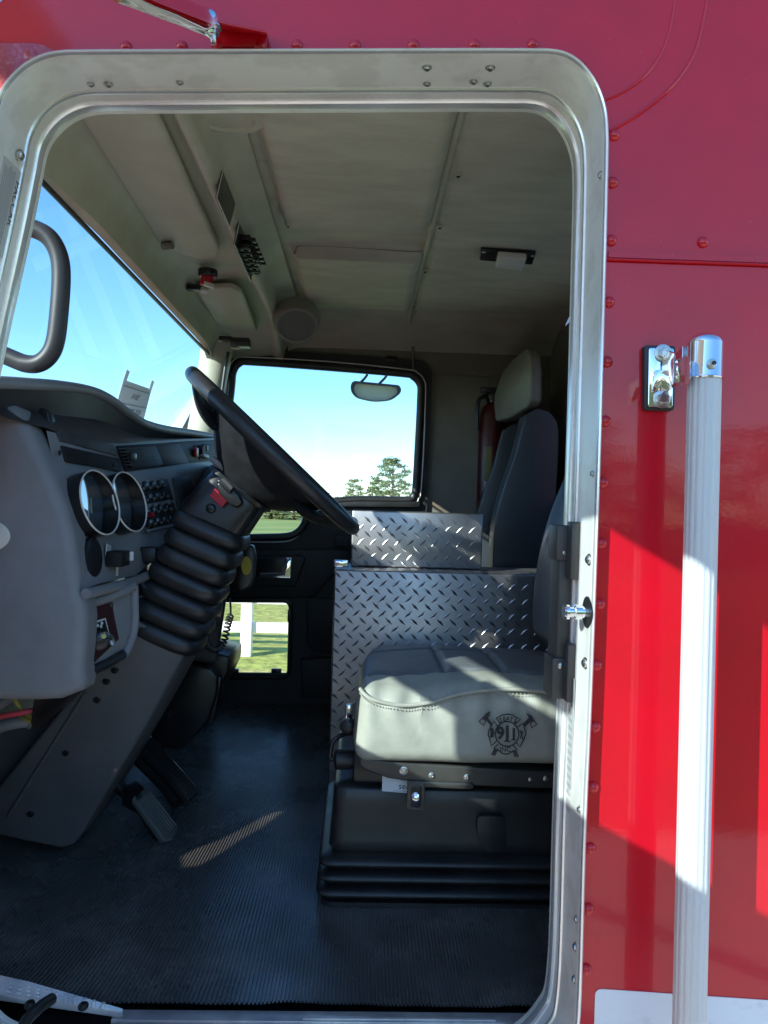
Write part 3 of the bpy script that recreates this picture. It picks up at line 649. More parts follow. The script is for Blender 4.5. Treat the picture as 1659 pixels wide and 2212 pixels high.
# hand microphone style black clip
bm = new(); q = [A(px, py, .40) for px, py in ((78, 882), (92, 880), (104, 890), (110, 915), (110, 932), (100, 943), (93, 940))]
bprism(bm, q, (0, .03, 0), .007, 3); tube(bm, cat([A(96, 940, .41), A(103, 958, .42), A(112, 980, .43)], 4), .007, 10)
mclip = obj('radio_clip', bm, 'black', dash)
# slim panels, vent, wood trim, cubby
def dpanel(bm, pts, out=.006, bev=.002, mi=0, off=0): bprism(bm, [D(x, y, off + .004) for x, y in pts], (out + .01, 0, 0), bev, 2, mi)
bm = new()
dpanel(bm, [(112, 931), (234, 960), (241, 984), (116, 953)], .004, .002, 0, -.009)
dpanel(bm, [(118, 962), (243, 990), (251, 1019), (130, 998)], .006, .002, 1, -.009)
for x, y in ((128, 978), (244, 1003)): dome(bm, D(x, y, .008), (1, 0, 0), .006, .004, 1)
obj('switch_trim', bm, ['dashdark', 'blackmat'], dash)
bm = new(); dpanel(bm, [(243, 963), (330, 958), (400, 953), (466, 950), (478, 993), (400, 1000), (340, 1009), (262, 1019)], .003, .002, 0, -.010); obj('centre_trim', bm, 'blackmat', dash)
bm = new(); dpanel(bm, [(250, 966), (322, 962), (338, 1004), (268, 1011)], .010, .002, 0, -.009)
for k in range(6): tube(bm, [D(254 + 2.6 * k, 970 + 7 * k, .010), D(325 + 2.2 * k, 966 + 6.6 * k, .010)], .0022, 6, mi=0)
box(bm, D(288, 987, .013), (.012, .02, .018), bev=.002, mi=1); obj('air_vent', bm, ['blackmat', 'seatmetal'], dash)
bm = new(); dpanel(bm, [(326, 962), (378, 958), (398, 1000), (342, 1006)], .005, .001, 0, -.008); obj('wood_trim', bm, 'maroon', dash)
bm = new(); dpanel(bm, [(410, 962), (462, 958), (472, 988), (424, 994)], .004, .002, 1, -.009)
box(bm, D(424, 977, .012), (.01, .03, .03), bev=.002, mi=0); box(bm, D(436, 972, .014), (.014, .05, .03), (1, 0, 0), (0, .9, .4), (0, -.4, .9), .003, mi=1); box(bm, D(440, 985, .012), (.02, .09, .012), bev=.002, mi=2); box(bm, D(446, 968, .012), (.01, .02, .02), bev=.002, mi=2)
obj('dash_cubby', bm, ['redplas', 'blackmat', 'grey'], dash)
# rocker switch panels
for rows_, quad in (((2, 4), ((286, 1043), (352, 1035), (366, 1080), (304, 1092))), ((2, 4), ((306, 1096), (366, 1085), (380, 1130), (320, 1144)))):
    bm = new(); dpanel(bm, list(quad), .003, .001, 0, -.009); nr, nc = rows_
    for r_ in range(nr):
        for c_ in range(nc):
            u, v_ = (c_ + .5) / nc, (r_ + .5) / nr
            x = (quad[0][0] * (1 - u) + quad[1][0] * u) * (1 - v_) + (quad[3][0] * (1 - u) + quad[2][0] * u) * v_
            y = (quad[0][1] * (1 - u) + quad[1][1] * u) * (1 - v_) + (quad[3][1] * (1 - u) + quad[2][1] * u) * v_
            p = D(x, y, .006); box(bm, p, (.012, .040, .018), (1, 0, .15), (0, 1, 0), (-.15, 0, 1), .002, mi=1); box(bm, p + V((.008, 0, -.003)), (.014, .014, .010), bev=.002, mi=1)
            if r_ == 0: box(bm, p + V((.004, 0, .015)), (.003, .022, .008), mi=2)
    if quad[0][0] > 300:
        tube(bm, [D(322, 1115, .010), D(331, 1110, .022)], .005, 8, mi=3)
    a, b = D(quad[3][0], quad[3][1] + 3, .006), D(quad[2][0], quad[2][1] + 3, .006); tube(bm, [a, b], .005, 8, mi=4)
    obj('switch_panel', bm, ['blackmat', 'black', 'grey', 'redplas', 'dash'], dash)
bm = new(); dpanel(bm, [(368, 1032), (402, 1028), (430, 1110), (384, 1128)], .002, .001, 0, -.009); obj('side_trim', bm, 'dashdark', dash)
bm = new(); p = D(243, 1206, .004); box(bm, p + V((.012, 0, 0)), (.036, .06, .034), bev=.004); box(bm, p + V((.028, .028, .004)), (.02, .006, .02), bev=.001, mi=1)
q = D(234, 1189, .002); box(bm, q, (.002, .030, .026), (1, 0, 0), (0, .97, -.2), (0, .2, .97), mi=2); q = D(253, 1232, .002); box(bm, q, (.002, .012, .024), mi=2)
obj('headlight_switch', bm, ['blackmat', 'label', 'whiteplas'], dash)
bm = new(); c = D(193, 1204, -.004); lathe(bm, [(.028, 0), (.028, .012), (.018, .016)], c, (1, -.3, .1), 24, 0, ref=(0, 0, 1), sx=1.5); obj('side_vent', bm, 'black', dash)
bm = new(); box(bm, D(322, 1198, .006), (.05, .06, .040), bev=.006); obj('wiper_switch', bm, 'rubber', dash)
# parking brake valve pod below
def BR(px, py): return A(px, py, lerp(px, (195, 300), (.375, .52)))
bm = new(); bprism(bm, [BR(x, y) for x, y in ((196, 1290), (243, 1284), (272, 1262), (294, 1268), (294, 1345), (286, 1378), (270, 1418), (200, 1447))], (-.01, .05, 0), .004, 3)
tube(bm, cat([BR(292, 1264) + V((0, -.008, 0)), BR(293, 1345) + V((0, -.008, 0)), BR(284, 1385) + V((0, -.008, 0)), BR(268, 1417) + V((0, -.008, 0))], 5), .010, 10)
tube(bm, cat([BR(199, 1300) + V((0, -.004, 0)), BR(240, 1288) + V((0, -.008, 0)), BR(290, 1266) + V((0, -.008, 0))], 5), .012, 10)
pod = obj('brake_pod', bm, 'dash', dash)
bm = new(); bprism(bm, [BR(x, y) + V((0, -.004, 0)) for x, y in ((206, 1302), (241, 1290), (247, 1330), (258, 1380), (199, 1436))], (0, .004, 0), .001, 1)
screw(bm, BR(240, 1305) + V((0, -.004, 0)), (.3, -1, 0), .005, 1); obj('maroon_panel', bm, ['maroon', 'black'], dash)
bm = new(); prism(bm, [BR(x, y) + V((0, -.006, 0)) for x, y in ((207, 1341), (230, 1334), (240, 1375), (214, 1388))], (0, .002, 0), 0)
prism(bm, [BR(x, y) + V((0, -.0075, 0)) for x, y in ((209, 1345), (229, 1338), (238, 1373), (215, 1385))], (0, .002, 0), 1)
lathe(bm, [(.020, 0), (.020, .02), (.014, .024)], BR(217, 1382) + V((0, -.006, 0)), (.35, -1, 0), 18, 1)
lathe(bm, [(.007, 0), (.007, .03), (.009, .032), (.009, .042), (.005, .046)], BR(226, 1368) + V((0, -.006, 0)), (.35, -1, .05), 18, 2)
tube(bm, cat([BR(231, 1365) + V((.0, -.045, 0)), BR(243, 1364) + V((.0, -.047, 0)), BR(252, 1370) + V((.0, -.047, 0)), BR(258, 1381) + V((.0, -.047, 0))], 4), [.006 + .0018 * min(1, i / 6) for i in range(13)], 10, mi=2)
for x, y in ((213, 1350), (220, 1352), (222, 1345)): dome(bm, BR(x, y) + V((0, -.008, 0)), (.2, -1, 0), .004, .002, 3)
obj('brake_lever', bm, ['whiteplas', 'black', 'chrome', 'label'], dash)
bm = new(); tube(bm, [BR(200, 1447) + V((0, -.012, 0)), BR(236, 1431) + V((0, -.014, 0)), BR(269, 1411) + V((0, -.012, 0))], .011, 12); obj('pod_bumper', bm, 'rubber', dash)
# bracket and loose wiring under the end panel
bm = new(); bprism(bm, [A(x, y, .42) for x, y in ((74, 1498), (190, 1478), (176, 1500), (70, 1578), (66, 1560))], (0, .02, 0), .002, 2); obj('support_bracket', bm, 'black', dash)
bm = new(); tube(bm, cat([A(-40, 1562, .44), A(0, 1548, .43), (A(40, 1541, .43)), A(74, 1534, .44), A(110, 1528, .47)], 5), .0062, 10); obj('loose_wire', bm, 'wire_r', dash)
bm = new(); tube(bm, cat([A(28, 1490, .45), A(34, 1515, .44), A(50, 1534, .445), A(72, 1556, .46)], 5), .0045, 8); tube(bm, cat([A(44, 1548, .46), A(60, 1556, .45), A(72, 1562, .46)], 4), .004, 8); obj('loose_wire', bm, 'wire_y', dash)
bm = new(); tube(bm, cat([A(-30, 1535, .50), A(10, 1515, .49), A(32, 1500, .50)], 4), .014, 12); tube(bm, cat([A(-30, 1580, .48), A(20, 1564, .48), A(62, 1558, .50), A(72, 1566, .5)], 4), .014, 12); obj('wire_loom', bm, 'grey', dash)
# lower passenger dash block
bm = new(); bprism(bm, [A(x, y, 1.05) for x, y in ((270, 1180), (330, 1140), (380, 1120), (470, 1000), (500, 985), (505, 1200), (470, 1440), (420, 1430), (330, 1420), (270, 1380))], (-.27, .85, 0), .02, 3); obj('lower_dash', bm, 'dashdark', dash)

# ------------------------------------------------------------------ steering column and wheel
YC = .68
cb, ct = A(354, 1383, YC), A(468, 1126, YC); caxis = (ct - cb).normalized(); cl = (ct - cb).length
bm = new(); nf = 7; pr_ = []
for i in range(nf * 12 + 1):
    t = i / (nf * 12); ph = (t * nf) % 1.0
    fold = abs(math.sin(math.pi * ph)) ** .5 * (1 - .15 * ph)
    w_ = lerp(t, (0, .12, .5, 1), (.094, .100, .099, .097)); pr_.append((w_ - .017 + .018 * fold + .0012 * math.sin(t * 37), t * cl))
lathe(bm, [(.07, -.012)] + pr_ + [(.07, cl + .006)], cb, caxis, 56, 0, ref=(0, 1, 0), e=4.2, sx=1.0, sy=.99)
column = obj('steering_column', bm, 'rubber', truck, 70)
sb, st = A(470, 1120, YC), A(527, 1049, YC); sax = (st - sb).normalized(); slen = (st - sb).length
bm = new(); lathe(bm, [(.086, -.03), (.086, 0), (.080, slen * .6), (.076, slen), (.070, slen + .012), (.04, slen + .016)], sb, sax, 48, 0, ref=(0, 1, 0), e=5, sx=.95)
lathe(bm, [(.089, slen * .86), (.089, slen * .95), (.085, slen * .97)], sb, sax, 48, 0, ref=(0, 1, 0), e=5, sx=.95)
shroud = obj('column_shroud', bm, 'black', column, 40)
yn = YC - .085
bm = new(); bprism(bm, [A(x, y, yn) for x, y in ((472, 1046), (484, 1038), (520, 1068), (528, 1088), (515, 1096), (500, 1090), (476, 1066))], (0, -.028, 0), .005, 3)
bprism(bm, [A(x, y, yn - .03) for x, y in ((470, 1040), (480, 1034), (505, 1058), (498, 1068))], (0, -.02, 0), .004, 3)
obj('signal_switch', bm, 'black', column)
bm = new(); bprism(bm, [A(x, y, yn - .012) for x, y in ((452, 1071), (464, 1055), (494, 1080), (479, 1096))], (0, .004, 0), .001, 1); obj('red_tag', bm, 'redplas', column)
bm = new(); bprism(bm, [A(x, y, yn - .05) for x, y in ((477, 1036), (484, 1032), (505, 1052), (499, 1060))], (0, -.004, 0), .001, 1); obj('switch_cap', bm, 'seatmetal', column)
bm = new(); dome(bm, A(455, 1098, yn), (0, -1, 0), .012, .005); obj('shroud_screw', bm, 'black', column)
bm = new(); box(bm, A(478, 1004, YC - .03), (.016, .09, .045), tuple(sax), (0, 1, 0), tuple(sax.cross(V((0, 1, 0)))), .006, 4); obj('trailer_lever', bm, 'grey', column)
# wheel
wc = A(593.5, 977, YC); wt = (A(773, 1151, YC) - A(414, 803, YC)); wr = wt.length / 2 - .017; wt.normalize()
wn = V((-wt.z, 0, wt.x)); wn = wn if wn.z > 0 else -wn; wy = V((0, 1, 0))
bm = new(); tube(bm, [wc + wt * (wr * math.cos(a)) + wy * (wr * math.sin(a)) for a in [2 * math.pi * k / 72 for k in range(72)]], .0180, 16, True)
wheel = obj('steering_wheel', bm, mat('black_wheel_rim', (.020, .020, .023), .38, 0, .5, bump=(500, .2, .0005), vary=(20, (.03, .029, .03))), truck, 60)
bm = new(); lathe(bm, [(.070, -.135), (.090, -.115), (.120, -.092), (.160, -.052), (.192, -.014), (.188, -.006), (.12, -.030), (.02, -.040)], wc, wn, 40); obj('wheel_hub', bm, 'blackmat', wheel, 50)
for k in range(4):
    a = R((18, 162, 198, 342)[k]); rad = wt * math.cos(a) + wy * math.sin(a); tan = -wt * math.sin(a) + wy * math.cos(a); bm = new(); rings = []
    for s in [i / 12 for i in range(13)]:
        rr = .15 + (wr - .15 - .004) * s; h = -.050 + .050 * s ** 1.3 - .012 * math.sin(math.pi * s); hw = .062 - .012 * math.sin(math.pi * min(1, s * 1.1)) + .03 * s ** 6; th = .016 - .006 * s
        c = wc + rad * rr + wn * h
        rings.append([c + tan * (hw * math.cos(q)) + wn * (th * math.sin(q)) for q in [2 * math.pi * j / 14 for j in range(14)]])
    loft(bm, rings, True, True, True); obj('wheel_spoke', bm, 'blackmat', wheel, 60)
# lower cover of the column
def CV(px, py): return A(px, py, lerp(py, (1340, 1830), (.58, .70)))
bm = new(); bprism(bm, [CV(x, y) for x, y in ((280, 1338), (300, 1344), (412, 1398), (400, 1412), (322, 1556), (250, 1678), (178, 1800), (160, 1826), (131, 1834), (50, 1818), (-40, 1798), (-62, 1770), (176, 1478), (215, 1432))], (0, .26, 0), .017, 5)
tube(bm, [CV(186, 1495) + V((0, -.001, 0)), CV(17, 1764) + V((0, -.001, 0))], .005, 8)
cover = obj('column_cover', bm, 'cover', truck, 50)
for x, y in ((248, 1447), (230, 1471), (210, 1511), (142, 1625), (66, 1757)):
    bm = new(); hexbolt(bm, CV(x, y), (0, -1, .1), .0062); obj('cover_bolt', bm, 'black', cover)
bm = new(); bprism(bm, [A(x, y, .72) for x, y in ((-200, 1560), (60, 1568), (188, 1494), (18, 1763), (0, 1800), (-60, 1800), (-200, 1790))], (0, .02, 0), .003, 2); obj('kick_panel', bm, 'cover', truck)
# pedals
def PF(px, py, h): # point above floor at height h
    p = A(px, py, .8)
    for _ in range(12): p = AZ(px, py, zfloor(p.y) + h)
    return p
bm = new(); q = [PF(286, 1722, .12), PF(318, 1700, .125), PF(386, 1786, .012), PF(374, 1812, .010), PF(354, 1815, .012)]
bprism(bm, q, (-.006, 0, -.016), .004, 3)
for k in range(7):
    u = (k + .6) / 7.2; a = q[0].lerp(q[1], u); b = q[4].lerp(q[2], u); a = a.lerp(b, .12); b = a.lerp(b, .95); tube(bm, [a + V((0, 0, .001)), b + V((0, 0, .001))], .0038, 8)
acc = obj('accelerator_pedal', bm, mat('worn_pedal_rubber', (.075, .08, .075), .55, bump=(300, .2, .0006)), truck)
bm = new(); bprism(bm, [PF(262, 1702, .13), PF(292, 1682, .13), PF(318, 1702, .12), PF(300, 1722, .12)], (0, 0, -.05), .008, 3); tube(bm, [PF(245, 1690, .14), PF(300, 1735, .07), PF(345, 1800, .02)], .018, 10); obj('pedal_bracket', bm, 'black', acc)
bm = new(); q = [PF(296, 1605, .16), PF(330, 1590, .165), PF(432, 1708, .05), PF(408, 1728, .05)]
bprism(bm, q, (-.008, 0, -.016), .004, 3)
for k in range(6):
    u = (k + .6) / 6.2; a = q[0].lerp(q[1], u); b = q[3].lerp(q[2], u); tube(bm, [a.lerp(b, .05), a.lerp(b, .96)], .0035, 8)
tube(bm, [PF(300, 1640, .1), PF(360, 1700, .05), PF(385, 1735, .02)], .02, 10)
obj('brake_pedal', bm, 'rubber', truck)
# black heater box beyond the pedals
bm = new()
bx = [(340, 1440), (417, 1432), (455, 1442), (472, 1464), (470, 1500), (452, 1555), (430, 1582), (412, 1600), (386, 1621), (356, 1618), (330, 1596), (300, 1560)]
bprism(bm, [A(x, y, 1.15) for x, y in bx], (-.02, .20, 0), .010, 3)
bprism(bm, [A(x, y, 1.20) for x, y in ((418, 1432), (438, 1404), (496, 1418), (494, 1450), (470, 1500), (456, 1442))], (0, .25, 0), .008, 3)
bprism(bm, [A(x, y, 1.17) for x, y in ((455, 1465), (478, 1462), (462, 1560), (440, 1580))], (0, .12, 0), .004, 2)
hexbolt(bm, A(348, 1617 - 0, 1.148), (0, -1, 0), .008); hexbolt(bm, A(362, 1546, 1.148), (0, -1, 0), .008)
obj('heater_box', bm, 'black', truck)

# ------------------------------------------------------------------ grab rail on the outside
YR = -.10
bm = new(); a, b = A(1522, 806, YR), A(1488, 2240, YR); d = (b - a).normalized(); b = a + d * 1.25; prof_r = []
n = 96; rr0 = .0235; rings = []
for k in range(2):
    c = (a, b)[k]; x, y, z = basis(d, (1, 0, 0)); ring = []
    for i in range(n):
        an = 2 * math.pi * i / n; rr = rr0 * (1 + (.035 if (i // 3) % 2 else 0)); ring.append(c + x * (rr * math.cos(an)) + y * (rr * math.sin(an)))
    rings.append(ring)
loft(bm, rings, True, True, True); rail = obj('grab_rail', bm, 'ribalu', truck, 25)
bm = new(); prof_c = [(.0262, -.002), (.0270, 0), (.0262, .002), (.0262, .052)] + [(.0262 * math.cos(R(t)), .052 + .016 * math.sin(R(t))) for t in (20, 40, 60, 75, 85)]
lathe(bm, prof_c, a + d * .008, -d, 40, 0)
pc = A(1537, 786, YR - .026); hexbolt(bm, pc, (.15, -1, 0), .0052, 1); lathe(bm, [(.003, 0), (.003, .002)], pc + V((0, -.0075, 0)), (0, -1, 0), 10, 2)
# arm from the clamp to the base
ap = [A(1500, 787, YR - .004), A(1477, 790, YR + .010), A(1462, 796, -.072), A(1434, 803, -.020)]
for (p0_, p1_, h0, h1) in ((ap[0], ap[1], .030, .029), (ap[1], ap[2], .029, .022), (ap[2], ap[3], .022, .036)):
    u = (p1_ - p0_).normalized(); nn = u.cross(V((0, 0, 1))).normalized() * .003
    loft(bm, [[p0_ + V((0, 0, h0)) + nn, p0_ - V((0, 0, h0)) + nn, p0_ - V((0, 0, h0)) - nn, p0_ + V((0, 0, h0)) - nn], [p1_ + V((0, 0, h1)) + nn, p1_ - V((0, 0, h1)) + nn, p1_ - V((0, 0, h1)) - nn, p1_ + V((0, 0, h1)) - nn]], True, True, True, 0)
sy_ = lambda x: lerp(x, (1436, 1455, 1470, 1490), (-.024, -.060, -.098, -.128))
bprism(bm, [A(x, y, sy_(x)) for x, y in ((1438, 803), (1452, 792), (1466, 776), (1480, 770), (1490, 769), (1490, 829), (1480, 829), (1466, 824), (1452, 828), (1438, 846))], (0, .007, 0), .0015, 2, 0)
obj('rail_clamp', bm, ['chrome', 'steel', 'black'], rail, 40)
bm = new(); q = [A(x, y, -.010) for x, y in ((1399, 748), (1457, 748), (1454, 882), (1396, 882))]
bprism(bm, rpoly([A(x, y, -.012) for x, y in ((1392, 745), (1460, 747), (1457, 887), (1392, 886))], .006, 3), (0, .012, 0), .003, 2, 2)
bprism(bm, rpoly([A(x, y, -.0165) for x, y in ((1402, 751), (1456, 752), (1453, 880), (1400, 879))], .004, 3), (0, .005, 0), .0016, 2, 0)
# raised web on the plate
bprism(bm, [A(x, y, -.017) for x, y in ((1414, 800), (1450, 797), (1450, 812), (1438, 828), (1410, 848), (1405, 845))], (0, -.004, 0), .0015, 2, 0)
hexbolt(bm, A(1432, 763, -.017), (0, -1, 0), .0095, 1); hexbolt(bm, A(1429, 863, -.017), (0, -1, 0), .0095, 1)
obj('rail_bracket', bm, ['chrome', 'steel', 'rubber'], rail, 35)

# mirror brace arm above the doorway
bm = new(); pth = cat([A(250, -40, -.42), A(330, -2, -.26), A(390, 24, -.15), A(430, 42, -.085), A(458, 52, -.055)], 5)
tube(bm, pth, [.0185] * (len(pth) - 4) + [.0185, .019, .020, .020], 16, flat=.62); brace = obj('mirror_brace', bm, 'chrome', truck)
bm = new(); q = [A(x, y, -.095) for x, y in ((450, 45), (478, 48), (572, 66), (577, 72))]
top = [A(444, 44, -.060), A(470, 43, -.064), A(577, 66, -.045), A(579, 73, -.010), A(456, 60, -.004)]
bprism(bm, top, (0, 0, -.004), .0015, 2); bprism(bm, [A(x, y, -.004) for x, y in ((457, 60), (578, 72), (578, 107), (457, 105))], (0, -.007, 0), .002, 2)
dome(bm, A(470, 95, -.008), (0, -1, 0), .010, .005); dome(bm, A(562, 98, -.008), (0, -1, 0), .010, .005)
obj('brace_bracket', bm, 'red', brace)
bm = new(); p = A(462, 57, -.055); lathe(bm, [(.012, 0), (.012, -.003)], p, (0, 0, 1), 18); prism(bm, [p + V((.009 * math.cos(k * math.pi / 3), .009 * math.sin(k * math.pi / 3), -.003)) for k in range(6)], (0, 0, -.010)); lathe(bm, [(.0045, -.012), (.0045, -.024), (.003, -.026)], p, (0, 0, 1), 12)
obj('brace_bolt', bm, 'steel', brace)

# passenger look-down mirror outside the far window
bm = new(); ym = 2.30; q = rpoly([A(x, y, ym) for x, y in ((760, 822), (864, 832), (868, 846), (846, 864), (806, 867), (768, 858), (756, 842))], .03, 5)
cq = sum(q, V()) / len(q); plate(bm, q, [[cq + (p - cq) * .86 + V((0, 0, -.004)) for p in q]], (0, .03, 0))
bprism(bm, [cq + (p - cq) * .87 + V((0, .004, -.004)) for p in q], (0, .004, 0), .001, 1, 1)
for px in (783, 826): tube(bm, cat([A(px + 10, 810, ym - .03), A(px + 4, 818, ym + .0), A(px - 8, 830, ym + .02)], 4), .006, 8, mi=2)
tm = bpy.data.materials.new('cream_mirror_reflection'); tm.use_nodes = True; N_ = tm.node_tree.nodes; L_ = tm.node_tree.links
tr_ = N_.new('ShaderNodeBsdfTranslucent'); tr_.inputs['Color'].default_value = (.85, .82, .70, 1); ms = N_.new('ShaderNodeMixShader'); ms.inputs[0].default_value = .65  # cream translucent colour paints the ground reflected in the mirror face
N_['Principled BSDF'].inputs['Base Color'].default_value = (.8, .78, .68, 1); L_.new(N_['Principled BSDF'].outputs[0], ms.inputs[1]); L_.new(tr_.outputs[0], ms.inputs[2]); L_.new(ms.outputs[0], N_['Material Output'].inputs['Surface'])
obj('lookdown_mirror', bm, ['grey', tm, 'seatmetal'], truck)

# ------------------------------------------------------------------ open driver door (left of the picture)
hinge = V((-.69, -.015, 0)); da = R(78); dv = V((math.cos(da), -math.sin(da), 0)); dn = V((-math.sin(da), -math.cos(da), 0))
def DT(t, z): return hinge + dv * t + V((0, 0, z))
xh = -.66
dwin = [((p.x - xh) * 1.04 + (.10 if p.x - xh > .7 else 0), p.z - (.035 if p.z > 2.5 else 0)) for p in win]
bm = new(); dout = rpoly([DT(.0, 1.12), DT(1.15, 1.12), DT(1.15, 2.76), DT(.12, 2.78), DT(.09, 2.74), DT(.0, 2.3)], [.05, .08, .12, .1, .05, .05])
plate(bm, dout, [[DT(max(.07, t), z) for t, z in dwin]], -dn * .045); ddoor = obj('driver_door', bm, 'red', truck, 35)
bm = new(); plate(bm, rpoly([DT(.03, 1.16) - dn * .046, DT(1.02, 1.16) - dn * .046, DT(1.02, 1.90) - dn * .046, DT(.04, 1.88) - dn * .046], .05), [], -dn * .02); obj('door_trim', bm, 'dash', ddoor)
bm = new(); face(bm, [bm.verts.new(DT(max(.06, t), z) - dn * .02) for t, z in dwin]); obj('door_glass', bm, 'glass', ddoor, 0)
def dbox(bm, t0, t1, z0, z1, off, th, bev=.012): 
    c = DT((t0 + t1) / 2, (z0 + z1) / 2) + dn * off; box(bm, c, (t1 - t0, th, z1 - z0), tuple(dv), tuple(dn), (0, 0, 1), bev, 3)
k0 = .18 / abs(SUN.dot(dn)); sh_t = SUN.dot(dv) * k0; sh_z = SUN.z * k0          # added mirror boxes off the door skin, sized to cast the seat shadow
bm = new(); dbox(bm, .288 - sh_t, .66 - sh_t, 1.88 - sh_z, 2.240 - sh_z, .18, .05)
dbox(bm, .0 - sh_t, .30 - sh_t, 2.135 - sh_z, 2.232 - sh_z, .18, .03, .006)
dbox(bm, .0 - sh_t, .72 - sh_t, 2.278 - sh_z, 2.70 - sh_z, .18, .05)
for z in (2.2, 2.5): tube(bm, [DT(.03, z), DT(.10 - sh_t, z - sh_z) + dn * .18], .012, 10)
obj('mirror_blocker', bm, 'chrome', ddoor)
bm = new(); bprism(bm, [V((-1.20, -.05, 2.16)), V((-.84, -.05, 2.20)), V((-.80, -.05, 2.46)), V((-1.14, -.05, 2.48))], (0, .015, 0), .004, 2); tube(bm, [V((-.90, -.05, 2.22)), V((-.86, .02, 2.22))], .01, 8); obj('sun_leak_plate', bm, 'black', truck)  # unseen plate added to stop sun leaking onto the dash end panel
# hood beyond the windshield
bm = new(); bprism(bm, [V((-1.02, .50, 1.1)), V((-1.02, .50, 2.07)), V((-1.25, .50, 2.03)), V((-2.6, .60, 1.86)), V((-2.75, .62, 1.70)), V((-2.75, .62, 1.0))], (0, 1.1, 0), .06, 4); obj('hood', bm, 'red', truck)

# ================================================================== floor mat
bm = new(); pitch = .0074; x0, x1 = -.98, .62; ncol = int((x1 - x0) / pitch); ys = [.20 + i * (1.93 - .20) / 46 for i in range(47)]; vs = []
def matpt(u, y, hgt):
    sk = .17 * max(0, min(1, (-.18 - u) / .45)); x = u + sk * (y - .75)
    z = zfloor(y) + hgt + .004 * noise.noise(V((x * 3, y * 3, 1)))
    e = max(0, (.275 - y) / .075); z += .006 * e + .004 * noise.noise(V((x * 14, 5, 0))) * e
    return V((x, y + .010 * noise.noise(V((u * 5, 0, 2))) * e, z))
cols = []
for i in range(ncol):
    for f, h in ((0.0, 0), (.10, .0042), (.42, .0042), (.52, 0)): cols.append((x0 + (i + f) * pitch, h))
vv = [[bm.verts.new(matpt(u, y, h)) for y in ys] for u, h in cols]
for a, b in zip(vv, vv[1:]):
    for j in range(len(ys) - 1): face(bm, (a[j], b[j], b[j + 1], a[j + 1]))
floor_mat = obj('floor_mat', bm, 'matrub', None, 20)
tag(floor_mat, 'ribbed black rubber mat covering the cab floor', 'floor mat')

# ================================================================== driver seat
YS = .45
dseat = root('driver_seat', (.24, .72, zfloor(.7)), 'air suspension driver seat with light grey cushion bearing an embroidered 911 crest', 'seat')
cx0, cx1 = A(768, 1560, YS).x, .56; cz0, cz1 = A(980, 1655, YS).z, A(1000, 1492, YS).z
chx, chy, chz = (cx1 - cx0) / 2, .255, (cz1 - cz0) / 2; cc = V(((cx0 + cx1) / 2, YS + chy, (cz0 + cz1) / 2))
s1, s2 = .212 - cc.x, .352 - cc.x
def cush(p, c):
    x, y, z = p
    top = max(0, (z + chz * .2) / (chz * 1.2)); ux, uy = x / chx, y / chy
    crown = .030 * (1 - ux * ux * .5) * max(0, 1 - uy * uy) ** .6
    seam = 0
    for s in (s1, s2): seam += .013 * math.exp(-((x - s) / .007) ** 2) * (y > -chy * .62)
    for s in (-chy * .58, chy * .35): seam += .010 * math.exp(-((y - s) / .007) ** 2) * (x > -chx * .93)
    bol = .008 * math.sin(max(0, min(1, (x + chx) / .30)) * math.pi)
    dip = -.016 * math.exp(-((x + chx - .115) / .10) ** 2) * max(0, -uy) ** 2 + .006 * math.exp(-((x + chx - .30) / .10) ** 2) * max(0, -uy)
    z2 = z + top * (crown - seam + bol * max(0, uy) + dip)
    # side wrinkles on the near face
    wr_ = 0
    if c.y < -.5: wr_ = .0035 * math.sin(x * 95 + 2.2 * math.sin(z * 30)) * max(0, (z / chz + .55) / 1.55) ** 1.3 * 1.5 + .006 * noise.noise(V((x * 9, z * 7, 2)))
    y2 = y - wr_ - (.006 * (1 - (z / chz) ** 2) if c.y < -.5 else 0)
    x2 = x + (.018 * (uy + .4) ** 2 if c.x < -.5 else 0) + (.012 * (z / chz) if c.x < -.5 else 0) * .6
    return V((x2, y2, z2))
bm = rgrid((chx, chy, chz), .034, (84, 56, 20), cush)
for f in bm.faces:
    c = f.calc_center_median(); f.material_index = 1 if (c.z > chz * .55 and c.y > -chy * .60) or c.y > chy * .9 else 0
bm.transform(Matrix.Translation(cc))
cushion = obj('seat_cushion', bm, ['leather', 'leather_shade'], dseat, 75)
# darker top panels are the same vinyl with shade painted in; piping along the near edge with stitches
def cuptop(x, yv):
    return None
bm = new(); pip = []
deps = None
def near_edge(px, py): return A(px, py, YS - .0065)
pl_ = cat([A(778, 1488, YS + .022), A(787, 1499, YS + .003)] + [near_edge(x, y) for x, y in ((806, 1511), (850, 1522), (890, 1523), (930, 1517), (970, 1505), (1005, 1496), (1050, 1491), (1100, 1489), (1150, 1491), (1200, 1497), (1260, 1505))], 6)
tube(bm, pl_, .0045, 8)
for p in pl_[::1]: dome(bm, p + V((0, -.003, -.009)), (0, -1, .2), .0018, .0015)
obj('seat_piping', bm, 'leather', dseat)
